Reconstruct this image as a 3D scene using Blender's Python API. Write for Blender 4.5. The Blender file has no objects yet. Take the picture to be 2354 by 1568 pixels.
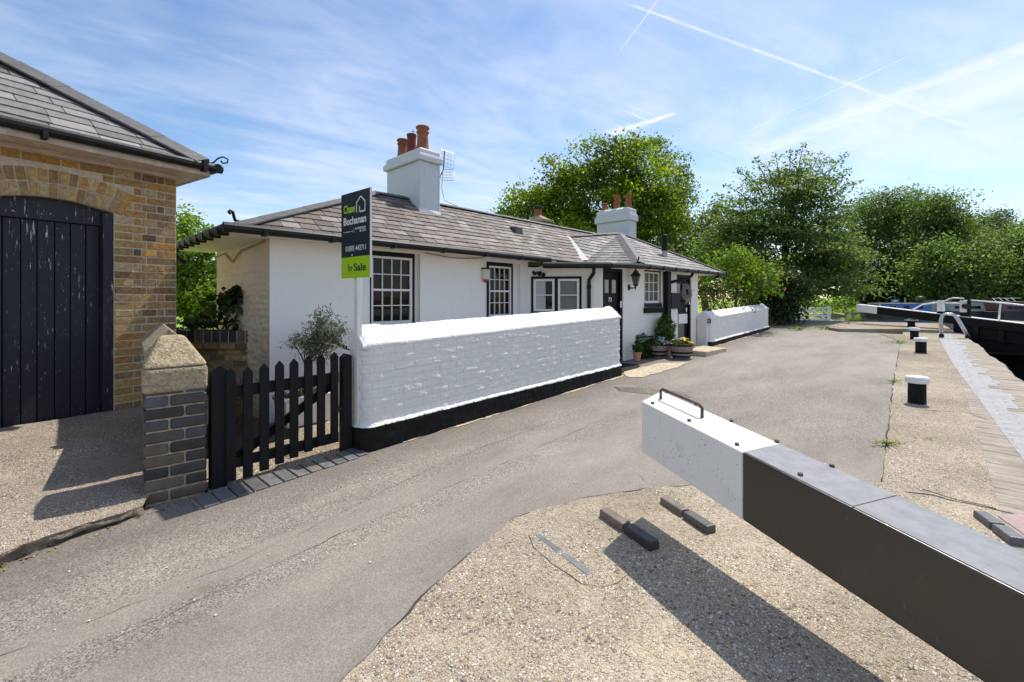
import bpy, bmesh, math, random
import numpy as np
from mathutils import Vector, Matrix
random.seed(7)
rng = np.random.default_rng(11)
SC = bpy.context.scene
COL = SC.collection
PI = math.pi

# ------------------------------------------------------------------ survey of the place
# camera height 1.5 m, looking level; the cottage row runs at 43 deg to the view.
F, CX, HY, H = 1030.0, 1177.0, 685.0, 1.5
TH = math.radians(46.9)
U = (math.cos(TH), math.sin(TH)); PV = (-U[1], U[0])
B = (1.922, 7.92)
def loc(x, y):
    a, b = x - B[0], y - B[1]
    return a*U[0] + b*U[1], a*PV[0] + b*PV[1]
def wor(s, p):
    return B[0] + s*U[0] + p*PV[0], B[1] + s*U[1] + p*PV[1]
SLOPE, S0, SCAP = 0.027, 4.92, 15.5
def gz(s):                                       # the towpath climbs gently to the upper gates
    return SLOPE*(min(s, SCAP) + S0)
def G(px, py):                                   # ground point under a survey sight line -> (s, p)
    dx, dz = (px - CX)/F, (HY - py)/F
    d = dx*U[0] + U[1]; c = B[0]*U[0] + B[1]*U[1]
    t = (H - SLOPE*(S0 - c))/(SLOPE*d - dz)
    s, p = loc(dx*t, t)
    if s > SCAP:
        t = (H - gz(SCAP))/(-dz); s, p = loc(dx*t, t)
    return s, p
def zp(py, Y): return H + (HY - py)/F*Y
def s_on(px, p):                                 # s where the sight line px meets the line at depth p
    k = (px - CX)/F; x0, y0 = wor(0, p)
    return (k*y0 - x0)/(U[0] - k*U[1])
def t_on(px, a, b):                              # fraction along local segment a->b
    k = (px - CX)/F; ax, ay = wor(*a); bx, by = wor(*b)
    return (k*ay - ax)/((bx - ax) - k*(by - ay))
def XW(px, Y): return (px - CX)/F*Y

FRAME = Matrix.Translation((B[0], B[1], 0)) @ Matrix.Rotation(TH, 4, 'Z')   # local (s, p, z)

# ------------------------------------------------------------------ mesh helpers
class MB:
    def __init__(self): self.v, self.f, self.c = [], [], []
    def add(self, vs, fs, col=None, fr=None):
        o = len(self.v)
        for q in vs:
            q = Vector(q)
            self.v.append(fr @ q if fr is not None else q)
        for f in fs:
            self.f.append([i + o for i in f]); self.c.append(col or (1, 1, 1))
        return self
    def box(self, x0, x1, y0, y1, z0, z1, col=None, fr=None):
        if x0 > x1: x0, x1 = x1, x0
        if y0 > y1: y0, y1 = y1, y0
        if z0 > z1: z0, z1 = z1, z0
        return self.add([(x0,y0,z0),(x1,y0,z0),(x1,y1,z0),(x0,y1,z0),(x0,y0,z1),(x1,y0,z1),(x1,y1,z1),(x0,y1,z1)],
                        [(0,3,2,1),(4,5,6,7),(0,1,5,4),(1,2,6,5),(2,3,7,6),(3,0,4,7)], col, fr)
    def hexa(self, vs, col=None, fr=None):       # 4 bottom, 4 top (ccw)
        return self.add(vs, [(0,3,2,1),(4,5,6,7),(0,1,5,4),(1,2,6,5),(2,3,7,6),(3,0,4,7)], col, fr)
    def prism(self, poly, y0, y1, col=None, fr=None):   # poly in x,z extruded along y
        n = len(poly)
        vs = [(x, y0, z) for x, z in poly] + [(x, y1, z) for x, z in poly]
        fs = [list(range(n)), list(range(2*n - 1, n - 1, -1))] + [(i, i + n, (i+1) % n + n, (i+1) % n) for i in range(n)]
        return self.add(vs, fs, col, fr)
    def slab(self, poly, z0, z1, col=None, fr=None):    # poly in x,y extruded along z
        n = len(poly)
        vs = [(x, y, z0) for x, y in poly] + [(x, y, z1) for x, y in poly]
        fs = [list(range(n - 1, -1, -1)), list(range(n, 2*n))] + [(i, (i+1) % n, (i+1) % n + n, i + n) for i in range(n)]
        return self.add(vs, fs, col, fr)
    def tube(self, pts, r, n=8, col=None, fr=None, caps=True):
        pts = [Vector(p) for p in pts]; m = len(pts)
        rs = r if isinstance(r, (list, tuple)) else [r]*m
        vs, fs = [], []
        prev = None
        for i, p in enumerate(pts):
            t = (pts[min(i+1, m-1)] - pts[max(i-1, 0)]).normalized()
            a = prev if prev is not None else (Vector((0,0,1)) if abs(t.z) < .9 else Vector((1,0,0)))
            b = t.cross(a).normalized(); a = b.cross(t).normalized(); prev = a
            for k in range(n):
                w = 2*PI*k/n
                vs.append(p + (a*math.cos(w) + b*math.sin(w))*rs[i])
        for i in range(m - 1):
            for k in range(n):
                fs.append((i*n + k, i*n + (k+1) % n, (i+1)*n + (k+1) % n, (i+1)*n + k))
        if caps: fs += [list(range(n - 1, -1, -1)), list(range((m-1)*n, m*n))]
        return self.add(vs, fs, col, fr)
    def lathe(self, prof, n=20, col=None, fr=None):
        vs, fs = [], []; m = len(prof)
        for r, z in prof:
            for k in range(n):
                w = 2*PI*k/n; vs.append((r*math.cos(w), r*math.sin(w), z))
        for i in range(m - 1):
            for k in range(n):
                fs.append((i*n + k, i*n + (k+1) % n, (i+1)*n + (k+1) % n, (i+1)*n + k))
        fs += [list(range(n - 1, -1, -1)), list(range((m-1)*n, m*n))]
        return self.add(vs, fs, col, fr)
    def build(self, name, mat, parent=None, smooth=False, bevel=0.0, local=None, seg=2):
        me = bpy.data.meshes.new(name)
        me.from_pydata([tuple(v) for v in self.v], [], self.f)
        at = me.attributes.new('Col', 'FLOAT_COLOR', 'FACE')
        arr = np.ones((len(self.f), 4), np.float32); arr[:, :3] = np.array(self.c, np.float32).reshape(-1, 3)
        at.data.foreach_set('color', arr.ravel())
        me.materials.append(mat)
        if smooth: me.polygons.foreach_set('use_smooth', [True]*len(self.f))
        me.update()
        return link(name, me, parent, bevel, local, seg)
def link(name, me, parent=None, bevel=0.0, local=None, seg=2):
    o = bpy.data.objects.new(name, me); COL.objects.link(o)
    if parent is not None: o.parent = parent
    if local is not None: o.matrix_local = local
    if bevel:
        m = o.modifiers.new('bevel', 'BEVEL'); m.width = bevel; m.segments = seg; m.limit_method = 'ANGLE'; m.angle_limit = .6
    return o
def tag(o, label, cat, group=None, kind=None):
    o['label'] = label; o['category'] = cat
    if group: o['group'] = group
    if kind: o['kind'] = kind
    return o
def thing(name, label, cat, mat=None, group=None):
    o = bpy.data.objects.new(name, None); COL.objects.link(o); o.empty_display_size = .2
    o.matrix_world = mat if mat is not None else Matrix.Identity(4)
    return tag(o, label, cat, group)
def struct(o): o['kind'] = 'structure'; return o
def fr_line(a, b, z=0):                          # local frame: x along a->b, y outwards to the right of it, z up
    dx, dy = b[0]-a[0], b[1]-a[1]; L = math.hypot(dx, dy); dx, dy = dx/L, dy/L
    return Matrix(((dx, -dy, 0, a[0]), (dy, dx, 0, a[1]), (0, 0, 1, z), (0, 0, 0, 1))), L
def T(x, y, z=0, rz=0): return Matrix.Translation((x, y, z)) @ Matrix.Rotation(rz, 4, 'Z')
def copy_tree(o, parent=None):
    c = o.copy(); COL.objects.link(c)
    if parent is not None: c.parent = parent
    for ch in list(o.children): copy_tree(ch, c)
    return c
def text_mesh(txt, size, bold=0.0, align='LEFT'):
    cu = bpy.data.curves.new('t', 'FONT'); cu.body = txt; cu.size = size; cu.offset = bold; cu.align_x = align; cu.extrude = .0012
    o = bpy.data.objects.new('t', cu); COL.objects.link(o)
    bpy.context.view_layer.update()
    me = bpy.data.meshes.new_from_object(o.evaluated_get(bpy.context.evaluated_depsgraph_get()))
    bpy.data.objects.remove(o); bpy.data.curves.remove(cu)
    return me

# ------------------------------------------------------------------ node helpers
class NG:
    def __init__(self, tree): self.t = tree; self.n = tree.nodes; self.l = tree.links
    def node(self, typ, ins=None, **kw):
        nd = self.n.new(typ)
        for k, v in kw.items(): setattr(nd, k, v)
        for k, v in (ins or {}).items():
            if isinstance(v, bpy.types.NodeSocket): self.l.new(v, nd.inputs[k])
            else: nd.inputs[k].default_value = v
        return nd
    def math(self, op, a, b=0.0, c=None, clamp=False):
        nd = self.n.new('ShaderNodeMath'); nd.operation = op; nd.use_clamp = clamp
        for i, v in enumerate((a, b) if c is None else (a, b, c)):
            if isinstance(v, bpy.types.NodeSocket): self.l.new(v, nd.inputs[i])
            else: nd.inputs[i].default_value = v
        return nd.outputs[0]
    def mix(self, fac, a, b, mode='MIX'):
        nd = self.n.new('ShaderNodeMix'); nd.data_type = 'RGBA'; nd.blend_type = mode
        for k, v in ((0, fac), (6, a), (7, b)):
            if isinstance(v, bpy.types.NodeSocket): self.l.new(v, nd.inputs[k])
            else: nd.inputs[k].default_value = v if k == 0 else (*v[:3], 1)
        return nd.outputs[2]
    def ramp(self, fac, stops, interp='LINEAR'):
        nd = self.n.new('ShaderNodeValToRGB'); cr = nd.color_ramp; cr.interpolation = interp
        while len(cr.elements) < len(stops): cr.elements.new(.5)
        for e, (p, c) in zip(cr.elements, stops):
            e.position = p; e.color = (*c, 1) if len(c) == 3 else c
        self.l.new(fac, nd.inputs[0]); return nd.outputs[0]
    def sstep(self, x, a, b):
        nd = self.node('ShaderNodeMapRange', {0: x, 1: a, 2: b}, interpolation_type='SMOOTHSTEP'); return nd.outputs[0]
    def noise(self, vec, scale, detail=4, rough=.55, dist=0.0):
        return self.node('ShaderNodeTexNoise', {'Vector': vec, 'Scale': scale, 'Detail': detail, 'Roughness': rough, 'Distortion': dist}).outputs['Fac']
    def vor(self, vec, scale, feature='F1', rnd=1.0):
        return self.node('ShaderNodeTexVoronoi', {'Vector': vec, 'Scale': scale, 'Randomness': rnd}, feature=feature)
    def scale(self, vec, s):
        return self.node('ShaderNodeMapping', {'Vector': vec, 'Scale': s}).outputs[0]
def g3(v): return (v, v, v)
def new_mat(name):
    m = bpy.data.materials.new(name); m.use_nodes = True
    ng = NG(m.node_tree); bs = m.node_tree.nodes['Principled BSDF']
    co = ng.node('ShaderNodeTexCoord').outputs['Object']
    return m, ng, bs, co
def bump(ng, bs, h, strength=.3, dist=.01):
    b = ng.node('ShaderNodeBump', {'Height': h, 'Strength': strength, 'Distance': dist})
    ng.l.new(b.outputs[0], bs.inputs['Normal'])
def simple(name, color, rough=.6, var=.12, scale=6, bstr=.0, bscale=60, metal=0.0, spec=.5, attr=False, streak=None, dirt=None):
    m, ng, bs, co = new_mat(name)
    vec = ng.scale(co, streak) if streak else co
    n = ng.noise(vec, scale, 6, .6)
    v = ng.ramp(n, [(.25, g3(1 - var)), (.75, g3(1 + var))])
    base = (*color, 1)
    if attr:
        a = ng.node('ShaderNodeAttribute', attribute_name='Col').outputs['Color']
        c = ng.mix(1.0, a, v, 'MULTIPLY'); c = ng.mix(1.0, c, base, 'MULTIPLY')
    else: c = ng.mix(1.0, v, base, 'MULTIPLY')
    if dirt:                                     # (colour, scale, threshold, strength)
        d = ng.noise(co, dirt[1], 8, .65); f = ng.math('MULTIPLY', ng.sstep(d, dirt[2], dirt[2] + .12), dirt[3])
        c = ng.mix(f, c, dirt[0])
    ng.l.new(c, bs.inputs['Base Color'])
    bs.inputs['Roughness'].default_value = rough; bs.inputs['Metallic'].default_value = metal
    bs.inputs['Specular IOR Level'].default_value = spec
    if bstr: bump(ng, bs, ng.noise(co, bscale, 5, .6), bstr)
    return m
M = {}
def white_mat(name, col, bstr, bscale, grime=.25):
    m, ng, bs, co = new_mat(name)
    n1 = ng.noise(co, 1.7, 6, .6); n2 = ng.noise(ng.scale(co, (1, 1, .25)), 14, 7, .65)
    c = ng.mix(ng.math('MULTIPLY', ng.sstep(n2, .55, .8), grime), (*col, 1), (.42, .40, .35))
    c = ng.mix(ng.math('MULTIPLY', n1, .12), c, (.62, .62, .60))
    ng.l.new(c, bs.inputs['Base Color']); bs.inputs['Roughness'].default_value = .75
    b1 = ng.noise(co, bscale, 6, .6)
    bump(ng, bs, b1, bstr, .02)
    return m
M['render'] = white_mat('white_render', (.87, .85, .81), .25, 7)
M['masonry'] = white_mat('white_masonry', (.80, .77, .72), .45, 80)
def brick_white(name, col):
    m, ng, bs, co = new_mat(name)
    s = ng.node('ShaderNodeSeparateXYZ', {0: co}).outputs; cv = ng.n.new('ShaderNodeCombineXYZ'); ng.l.new(s[0], cv.inputs[0]); ng.l.new(s[2], cv.inputs[1])
    br = ng.node('ShaderNodeTexBrick', {'Vector': cv.outputs[0], 'Scale': 1.0, 'Mortar Size': .009, 'Mortar Smooth': .6, 'Brick Width': .235, 'Row Height': .085})
    n = ng.noise(co, 14, 7, .65)
    c = ng.mix(ng.math('MULTIPLY', ng.sstep(ng.noise(ng.scale(co, (1, 1, .3)), 9, 7, .65), .55, .8), .22), (*col, 1), (.50, .46, .38))
    ng.l.new(c, bs.inputs['Base Color']); bs.inputs['Roughness'].default_value = .7
    bump(ng, bs, ng.math('SUBTRACT', ng.math('MULTIPLY', n, 1.2), br.outputs['Fac']), .45, .012)
    return m
M['porch_brick'] = brick_white('white_painted_porch_brick', (.86, .83, .78))
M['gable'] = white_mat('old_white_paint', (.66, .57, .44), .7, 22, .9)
M['coping_w'] = white_mat('white_coping', (.87, .87, .86), .9, 45, .08)
M['white'] = simple('white_gloss_paint', (.80, .80, .78), .35, .05, 8, .05, 40)
M['white_beam'] = None
M['black'] = simple('black_gloss_paint', (.006, .006, .006), .5, .3, 9, .1, 30, spec=.22)
M['black_wood'] = simple('black_stained_timber', (.009, .009, .010), .6, .5, 14, .35, 40, streak=(6, 6, .6), spec=.2)
M['black_masonry'] = simple('black_masonry_paint', (.010, .010, .010), .7, .5, 9, .5, 55, spec=.2, dirt=((.12, .10, .08), 9, .62, .5))
M['iron'] = simple('black_cast_iron', (.010, .010, .010), .5, .4, 12, .25, 60, spec=.3)
M['gutter'] = simple('weathered_black_gutter', (.010, .010, .010), .5, .6, 9, .2, 50, spec=.3, dirt=((.16, .145, .12), 11, .63, .45))
M['terracotta'] = simple('terracotta', (.30, .105, .05), .8, .35, 7, .2, 40, attr=True, dirt=((.10, .06, .04), 6, .56, .6))
M['chimney'] = white_mat('chimney_paint', (.60, .63, .66), .35, 12, .45)
M['steel'] = simple('galvanised_steel', (.62, .64, .66), .35, .2, 20, .05, 80, metal=.85)
M['rust'] = simple('rusty_iron', (.10, .06, .045), .6, .5, 25, .3, 90)
M['timber'] = simple('bare_weathered_timber', (.55, .45, .37), .8, .35, 10, .3, 50, streak=(.6, 5, 5), dirt=((.72, .67, .60), 7, .50, .7))
M['soffit'] = simple('cream_soffit_board', (.74, .72, .64), .7, .1, 6, .1, 30)
M['slate'] = simple('roof_slate', (1, 1, 1), .62, .32, 16, .5, 45, attr=True, spec=.35, dirt=((.30, .28, .22), 7, .60, .55))
M['ridge'] = simple('ridge_tile', (.085, .083, .085), .65, .4, 8, .5, 40, dirt=((.24, .22, .19), 14, .60, .6))
M['lead'] = simple('lead_flashing', (.42, .42, .41), .6, .2, 10, .3, 30)
M['brick'] = simple('stock_brick', (1, 1, 1), .88, .5, 26, .9, 70, attr=True, dirt=((.05, .04, .035), 18, .62, .6))
M['bluebrick'] = simple('blue_engineering_brick', (1, 1, 1), .4, .35, 12, .35, 60, attr=True, dirt=((.30, .26, .20), 17, .64, .7))
M['mortar_pier'] = simple('weathered_pier_mortar', (.36, .30, .20), .95, .5, 22, .6, 90)
M['mortar'] = simple('lime_mortar', (.56, .49, .39), .95, .35, 30, .6, 90)
M['mortar_dark'] = simple('dirty_mortar', (.22, .19, .15), .95, .4, 30, .6, 90)
M['pot'] = simple('clay_flowerpot', (.50, .27, .16), .85, .15, 10, .1, 40)
M['barrel'] = simple('weathered_oak', (.27, .22, .185), .8, .4, 9, .4, 30, streak=(8, 8, .7))
M['soil'] = simple('dark_soil', (.03, .022, .015), .95, .4, 30, .6, 60)
M['bark'] = simple('tree_bark', (.075, .058, .042), .9, .5, 6, .8, 18)
M['plastic_white'] = simple('white_plastic', (.78, .76, .72), .4, .05, 5)
M['navy'] = simple('navy_board_print', (.006, .022, .038), .3, .1, 3)
M['lime'] = simple('lime_board_print', (.36, .62, .012), .35, .05, 3)
M['text_white'] = simple('white_print', (.80, .80, .80), .4, .02, 3)
M['text_lime'] = simple('lime_print', (.40, .70, .02), .4, .02, 3)
M['text_navy'] = simple('navy_print', (.006, .02, .03), .4, .02, 3)
M['board_edge'] = simple('white_board_edge', (.70, .70, .70), .5, .05, 3)
M['rope'] = simple('old_rope', (.3, .25, .18), .9, .2, 30)
M['wreath'] = simple('dry_wreath', (.33, .34, .28), .9, .4, 40, .8, 60)
M['curtain'] = simple('net_curtain', (.55, .56, .55), .9, .15, 12, streak=(10, 10, .3))
M['red'] = simple('red_plastic', (.35, .02, .015), .4, .1, 5)
M['cream'] = simple('cream_plastic', (.62, .58, .46), .45, .1, 5)
M['hull'] = simple('boat_hull', (.02, .021, .023), .5, .3, 3)
for k, c in dict(bblue=(.045, .15, .42), bgreen=(.30, .36, .29), bred=(.15, .05, .045), bgrey=(.23, .22, .21), bcream=(.55, .52, .42)).items():
    M[k] = simple('boat_paint_' + {'bblue':'blue','bgreen':'green','bred':'maroon','bgrey':'grey','bcream':'cream'}[k], c, .4, .2, 4)
def glass_mat(name, col, rough=.03):
    m, ng, bs, co = new_mat(name)
    n = ng.noise(co, 3.0, 3, .5)
    ng.l.new(ng.mix(n, (*[v*.6 for v in col], 1), (*[v*1.4 for v in col], 1)), bs.inputs['Base Color'])
    bs.inputs['Roughness'].default_value = rough; bs.inputs['IOR'].default_value = 1.45; bs.inputs['Specular IOR Level'].default_value = .3
    bump(ng, bs, ng.noise(co, 5, 2, .5), .02, .05)
    return m
M['glass'] = glass_mat('dark_window_glass', (.004, .004, .004))
M['glass_grey'] = glass_mat('grey_window_glass', (.17, .17, .16), .2)
M['glass_olive'] = glass_mat('obscured_glass', (.10, .10, .075), .35)
M['glass_door'] = glass_mat('frosted_door_glass', (.42, .44, .42), .5)
def beam_mats():
    m, ng, bs, co = new_mat('chipped_white_paint')
    ch = ng.noise(co, 75, 9, .72); big = ng.noise(co, 4, 4, .6)
    thr = ng.math('SUBTRACT', .735, ng.math('MULTIPLY', big, .23))
    f = ng.sstep(ng.math('SUBTRACT', ch, thr), 0.0, .03)
    c = ng.mix(f, (.80, .80, .77, 1), (.06, .05, .04))
    c = ng.mix(ng.math('MULTIPLY', ng.sstep(ng.noise(co, 7, 6, .6), .55, .8), .35), c, (.45, .36, .24))
    ng.l.new(c, bs.inputs['Base Color']); bs.inputs['Roughness'].default_value = .5
    bump(ng, bs, ng.math('SUBTRACT', ng.noise(co, 25, 5, .6), f), .25, .004)
    M['white_beam'] = m
    m, ng, bs, co = new_mat('worn_black_beam_paint')
    n = ng.noise(ng.scale(co, (1, 1, 1)), 9, 8, .65); sc = ng.noise(ng.scale(co, (3, 24, 3)), 6, 6, .7)
    c = ng.mix(ng.math('MULTIPLY', ng.sstep(n, .35, .75), .6), (.020, .0145, .012, 1), (.034, .025, .020))
    c = ng.mix(ng.math('MULTIPLY', ng.sstep(sc, .645, .70), .55), c, (.20, .165, .12))
    ng.l.new(c, bs.inputs['Base Color'])
    ng.l.new(ng.ramp(n, [(.3, g3(.28)), (.7, g3(.50))]), bs.inputs['Roughness'])
    bs.inputs['Specular IOR Level'].default_value = .9
    bump(ng, bs, ng.noise(co, 30, 6, .65), .2, .004)
    M['black_beam'] = m
    m, ng, bs, co = new_mat('scuffed_sky_sheen_top_sheet')
    n = ng.noise(co, 11, 8, .68); sc = ng.noise(ng.scale(co, (26, 3, 3)), 5, 7, .7)
    c = ng.mix(ng.sstep(n, .3, .7), (.15, .16, .175, 1), (.23, .24, .255))  # pale blue-grey base colour carries painted sky sheen along with the scuffs
    c = ng.mix(ng.math('MULTIPLY', ng.sstep(sc, .60, .75), .5), c, (.26, .26, .26))
    ng.l.new(c, bs.inputs['Base Color']); ng.l.new(ng.ramp(sc, [(.3, g3(.36)), (.7, g3(.6))]), bs.inputs['Roughness'])
    bump(ng, bs, n, .15, .003)
    M['beam_top'] = m
beam_mats()
def door_mat():                                  # black boards with flaking white undercoat
    m, ng, bs, co = new_mat('flaking_black_door_paint')
    st = ng.noise(ng.scale(co, (38, 38, 3.6)), 1.6, 9, .74); sp = ng.noise(ng.scale(co, (30, 30, 14)), 1.5, 6, .7)
    big = ng.noise(ng.scale(co, (1.4, 1.4, .8)), 1.6, 4, .6)
    thr = ng.math('SUBTRACT', .79, ng.math('MULTIPLY', big, .34))
    f = ng.math('MAXIMUM', ng.sstep(ng.math('SUBTRACT', st, thr), 0, .03), ng.sstep(sp, .675, .70))
    c = ng.mix(ng.noise(co, 6, 5, .6), (.005, .006, .012, 1), (.016, .017, .026))
    c = ng.mix(f, c, (.62, .62, .61))
    ng.l.new(c, bs.inputs['Base Color']); bs.inputs['Roughness'].default_value = .6
    bump(ng, bs, ng.math('ADD', ng.noise(ng.scale(co, (14, 14, 1.5)), 3, 6, .6), ng.math('MULTIPLY', f, -.6)), .3, .006)
    return m
M['old_door'] = door_mat()
def stone_mat(name, c1, c2, scale=18, lichen=.5):
    m, ng, bs, co = new_mat(name)
    n = ng.noise(co, scale, 10, .7); v = ng.vor(co, scale*5)
    c = ng.mix(n, (*c1, 1), c2)
    sp = ng.ramp(ng.node('ShaderNodeSeparateColor', {0: v.outputs['Color']}).outputs[0], [(0, (.35, .3, .25)), (.5, (.9, .86, .78)), (1, (1.35, 1.2, 1.0))])
    c = ng.mix(.55, c, sp, 'MULTIPLY')
    c = ng.mix(ng.math('MULTIPLY', ng.sstep(ng.noise(co, scale*.45, 8, .7), .58, .70), lichen), c, (.06, .055, .05))
    ng.l.new(c, bs.inputs['Base Color']); bs.inputs['Roughness'].default_value = .95
    bump(ng, bs, ng.math('ADD', n, ng.math('MULTIPLY', v.outputs['Distance'], .5)), .8, .012)
    return m
M['stone'] = stone_mat('lichened_stone', (.22, .18, .115), (.52, .44, .31), 12, .95)
M['slabstone'] = stone_mat('york_stone', (.44, .375, .29), (.62, .54, .43), 6, .35)
def ledge_mat():                                 # worn coping stones, laid across the lock side
    m, ng, bs, co = new_mat('worn_coping_stone')
    st = ng.noise(ng.scale(co, (5, .9, 1)), 2.5, 9, .68, .5); n = ng.noise(co, 9, 8, .65)
    c = ng.ramp(st, [(.30, (.13, .11, .09)), (.46, (.28, .24, .195)), (.62, (.38, .335, .28))])
    c = ng.mix(ng.math('MULTIPLY', ng.sstep(n, .56, .72), .5), c, (.50, .46, .40))
    ng.l.new(c, bs.inputs['Base Color']); bs.inputs['Roughness'].default_value = .9
    bump(ng, bs, ng.math('ADD', st, ng.math('MULTIPLY', n, .4)), .7, .02)
    return m
M['ledge'] = ledge_mat()
def aggregate(name, cement, warm, sc1=62.0, mossy=0.0):
    """concrete with washed-out gravel showing"""
    m, ng, bs, co = new_mat(name)
    wv = ng.node('ShaderNodeVectorMath', {0: co, 1: ng.node('ShaderNodeVectorMath', {0: ng.node('ShaderNodeTexNoise', {'Vector': co, 'Scale': 20.0}).outputs['Color'], 'Scale': .02}, operation='SCALE').outputs[0]}, operation='ADD').outputs[0]
    v1 = ng.vor(wv, sc1*1.5); v2 = ng.vor(wv, sc1*.80); v3 = ng.vor(wv, sc1*3.2)
    def peb(v, lo):
        r = ng.node('ShaderNodeSeparateColor', {0: v.outputs['Color']}).outputs
        c = ng.ramp(r[0], [(0, (.07, .06, .05)), (.16, (.17, .148, .125)), (.3, (.43, .375, .30)), (.46, (.52, .42, .28)), (.6, (.48, .33, .16)), (.72, (.50, .445, .375)), (.86, (.66, .60, .51)), (1, (.82, .78, .70))])
        f = ng.math('MULTIPLY', ng.sstep(v.outputs['Distance'], .62, .42), ng.math('GREATER_THAN', r[1], lo))
        return c, f
    big = ng.noise(co, 1.1, 7, .62); mid = ng.noise(co, 5.5, 7, .65); fine = ng.noise(co, 140, 3, .6)
    c = ng.mix(fine, (*[k*.72 for k in cement], 1), [k*1.22 for k in cement])
    expo0 = ng.sstep(ng.math('ADD', ng.math('MULTIPLY', big, .6), ng.math('MULTIPLY', mid, .4)), .38, .54)
    c = ng.mix(ng.math('MULTIPLY', expo0, .66), c, [k*.42 for k in cement])
    c3, f3 = peb(v3, .35); c = ng.mix(ng.math('MULTIPLY', f3, .75), c, c3)
    expo = ng.sstep(ng.math('ADD', ng.math('MULTIPLY', big, .6), ng.math('MULTIPLY', mid, .4)), .40, .56)
    c1, f1 = peb(v1, .30); c = ng.mix(ng.math('MULTIPLY', f1, ng.math('ADD', ng.math('MULTIPLY', expo, .75), .22)), c, c1)
    c2, f2 = peb(v2, .66); c = ng.mix(ng.math('MULTIPLY', f2, ng.math('MULTIPLY', expo, .9)), c, c2)
    tone = ng.ramp(ng.noise(co, .75, 6, .6), [(.3, g3(.66)), (.5, g3(.98)), (.72, g3(1.28))])
    c = ng.mix(1.0, c, tone, 'MULTIPLY')
    lightp = ng.sstep(ng.noise(co, 2.3, 7, .66), .60, .72)
    c = ng.mix(ng.math('MULTIPLY', lightp, .55), c, warm)
    dark = ng.sstep(ng.noise(ng.scale(co, (1, 1.6, 1)), 1.9, 8, .7), .60, .72)
    c = ng.mix(ng.math('MULTIPLY', dark, .5), c, (.14, .115, .09))
    if mossy: c = ng.mix(ng.math('MULTIPLY', ng.sstep(ng.noise(co, 4, 6, .6), .6, .7), mossy), c, (.10, .13, .03))
    ng.l.new(c, bs.inputs['Base Color']); bs.inputs['Roughness'].default_value = .9
    h = ng.math('ADD', ng.math('MULTIPLY', f1, .6), ng.math('ADD', ng.math('MULTIPLY', f2, .9), ng.math('MULTIPLY', mid, 1.4)))
    bump(ng, bs, h, .9, .010)
    return m
M['concrete'] = aggregate('exposed_aggregate_concrete', (.465, .385, .28), (.62, .53, .41), 74.0)
M['concrete_pink'] = aggregate('worn_pinkish_concrete', (.34, .265, .215), (.44, .36, .295), 84)
M['gravel'] = aggregate('loose_gravel', (.26, .19, .11), (.48, .38, .24), 48)
def asphalt():
    m, ng, bs, co = new_mat('worn_asphalt')
    sep = ng.node('ShaderNodeSeparateXYZ', {0: co}).outputs
    v1 = ng.vor(co, 230); v2 = ng.vor(co, 125)
    wob = ng.math('MULTIPLY', ng.math('SUBTRACT', ng.noise(co, 1.3, 4, .6), .5), .12)
    p = ng.math('ADD', sep[1], wob)
    r1 = ng.node('ShaderNodeSeparateColor', {0: v1.outputs['Color']}).outputs
    r2 = ng.node('ShaderNodeSeparateColor', {0: v2.outputs['Color']}).outputs
    # a smoother trench strip along the waterside, coarse old chippings by the cottages
    smooth = ng.math('MULTIPLY', ng.sstep(p, -1.38, -1.50), ng.sstep(sep[0], -1.2, -2.6))
    s2 = ng.math('MULTIPLY', ng.sstep(p, -.93, -.98), ng.sstep(p, -1.24, -1.19))
    strip = ng.math('MAXIMUM', smooth, s2)
    c = ng.ramp(r1[0], [(0, (0.064, 0.057, 0.049)), (.35, (0.175, 0.156, 0.133)), (.6, (0.265, 0.235, 0.200)), (.85, (0.351, 0.310, 0.262)), (1, (0.446, 0.402, 0.350))])
    c2 = ng.ramp(r2[1], [(0, (0.048, 0.042, 0.037)), (.4, (0.180, 0.160, 0.136)), (.8, (0.297, 0.262, 0.222)), (1, (0.467, 0.424, 0.370))])
    c = ng.mix(ng.math('MULTIPLY', ng.math('GREATER_THAN', r2[0], .45), ng.math('SUBTRACT', .55, ng.math('MULTIPLY', strip, .42))), c, c2)
    flat = ng.mix(ng.noise(co, 300, 2, .6), (0.218, 0.194, 0.165, 1), (0.287, 0.257, 0.220))
    c = ng.mix(ng.math('MULTIPLY', strip, .55), c, flat)
    pale = ng.math('MULTIPLY', ng.sstep(sep[0], -1.0, 4.0), .35)
    c = ng.mix(pale, c, (0.340, 0.310, 0.275))
    tone = ng.ramp(ng.noise(ng.scale(co, (.6, 1.5, 1)), 1.2, 8, .66), [(.28, g3(.70)), (.5, g3(.97)), (.72, g3(1.22))])
    c = ng.mix(1.0, c, tone, 'MULTIPLY')
    edge = ng.sstep(p, -.75, -.12)               # tarmac colour darkens towards the foot of the walls
    c = ng.mix(ng.math('MULTIPLY', edge, .45), c, (0.106, 0.093, 0.080))
    moss = ng.math('MULTIPLY', ng.sstep(ng.noise(co, 7, 6, .7), .63, .68), ng.math('MULTIPLY', ng.sstep(p, -1.55, -1.30), ng.sstep(p, -.85, -1.0)))
    c = ng.mix(ng.math('MULTIPLY', moss, .5), c, (0.138, 0.145, 0.050))
    ng.l.new(c, bs.inputs['Base Color']); bs.inputs['Roughness'].default_value = .9
    h = ng.math('ADD', ng.math('MULTIPLY', v2.outputs['Distance'], -.8), ng.math('MULTIPLY', v1.outputs['Distance'], -.4))
    bump(ng, bs, h, .22, .006)
    return m
M['asphalt'] = asphalt()
M['crack'] = simple('dark_crack_dirt', (.045, .038, .03), .95, .5, 20)
M['patch'] = aggregate('dark_tarmac_patch', (.11, .10, .09), (.16, .145, .13), 110)
M['bluepave'] = None
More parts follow.
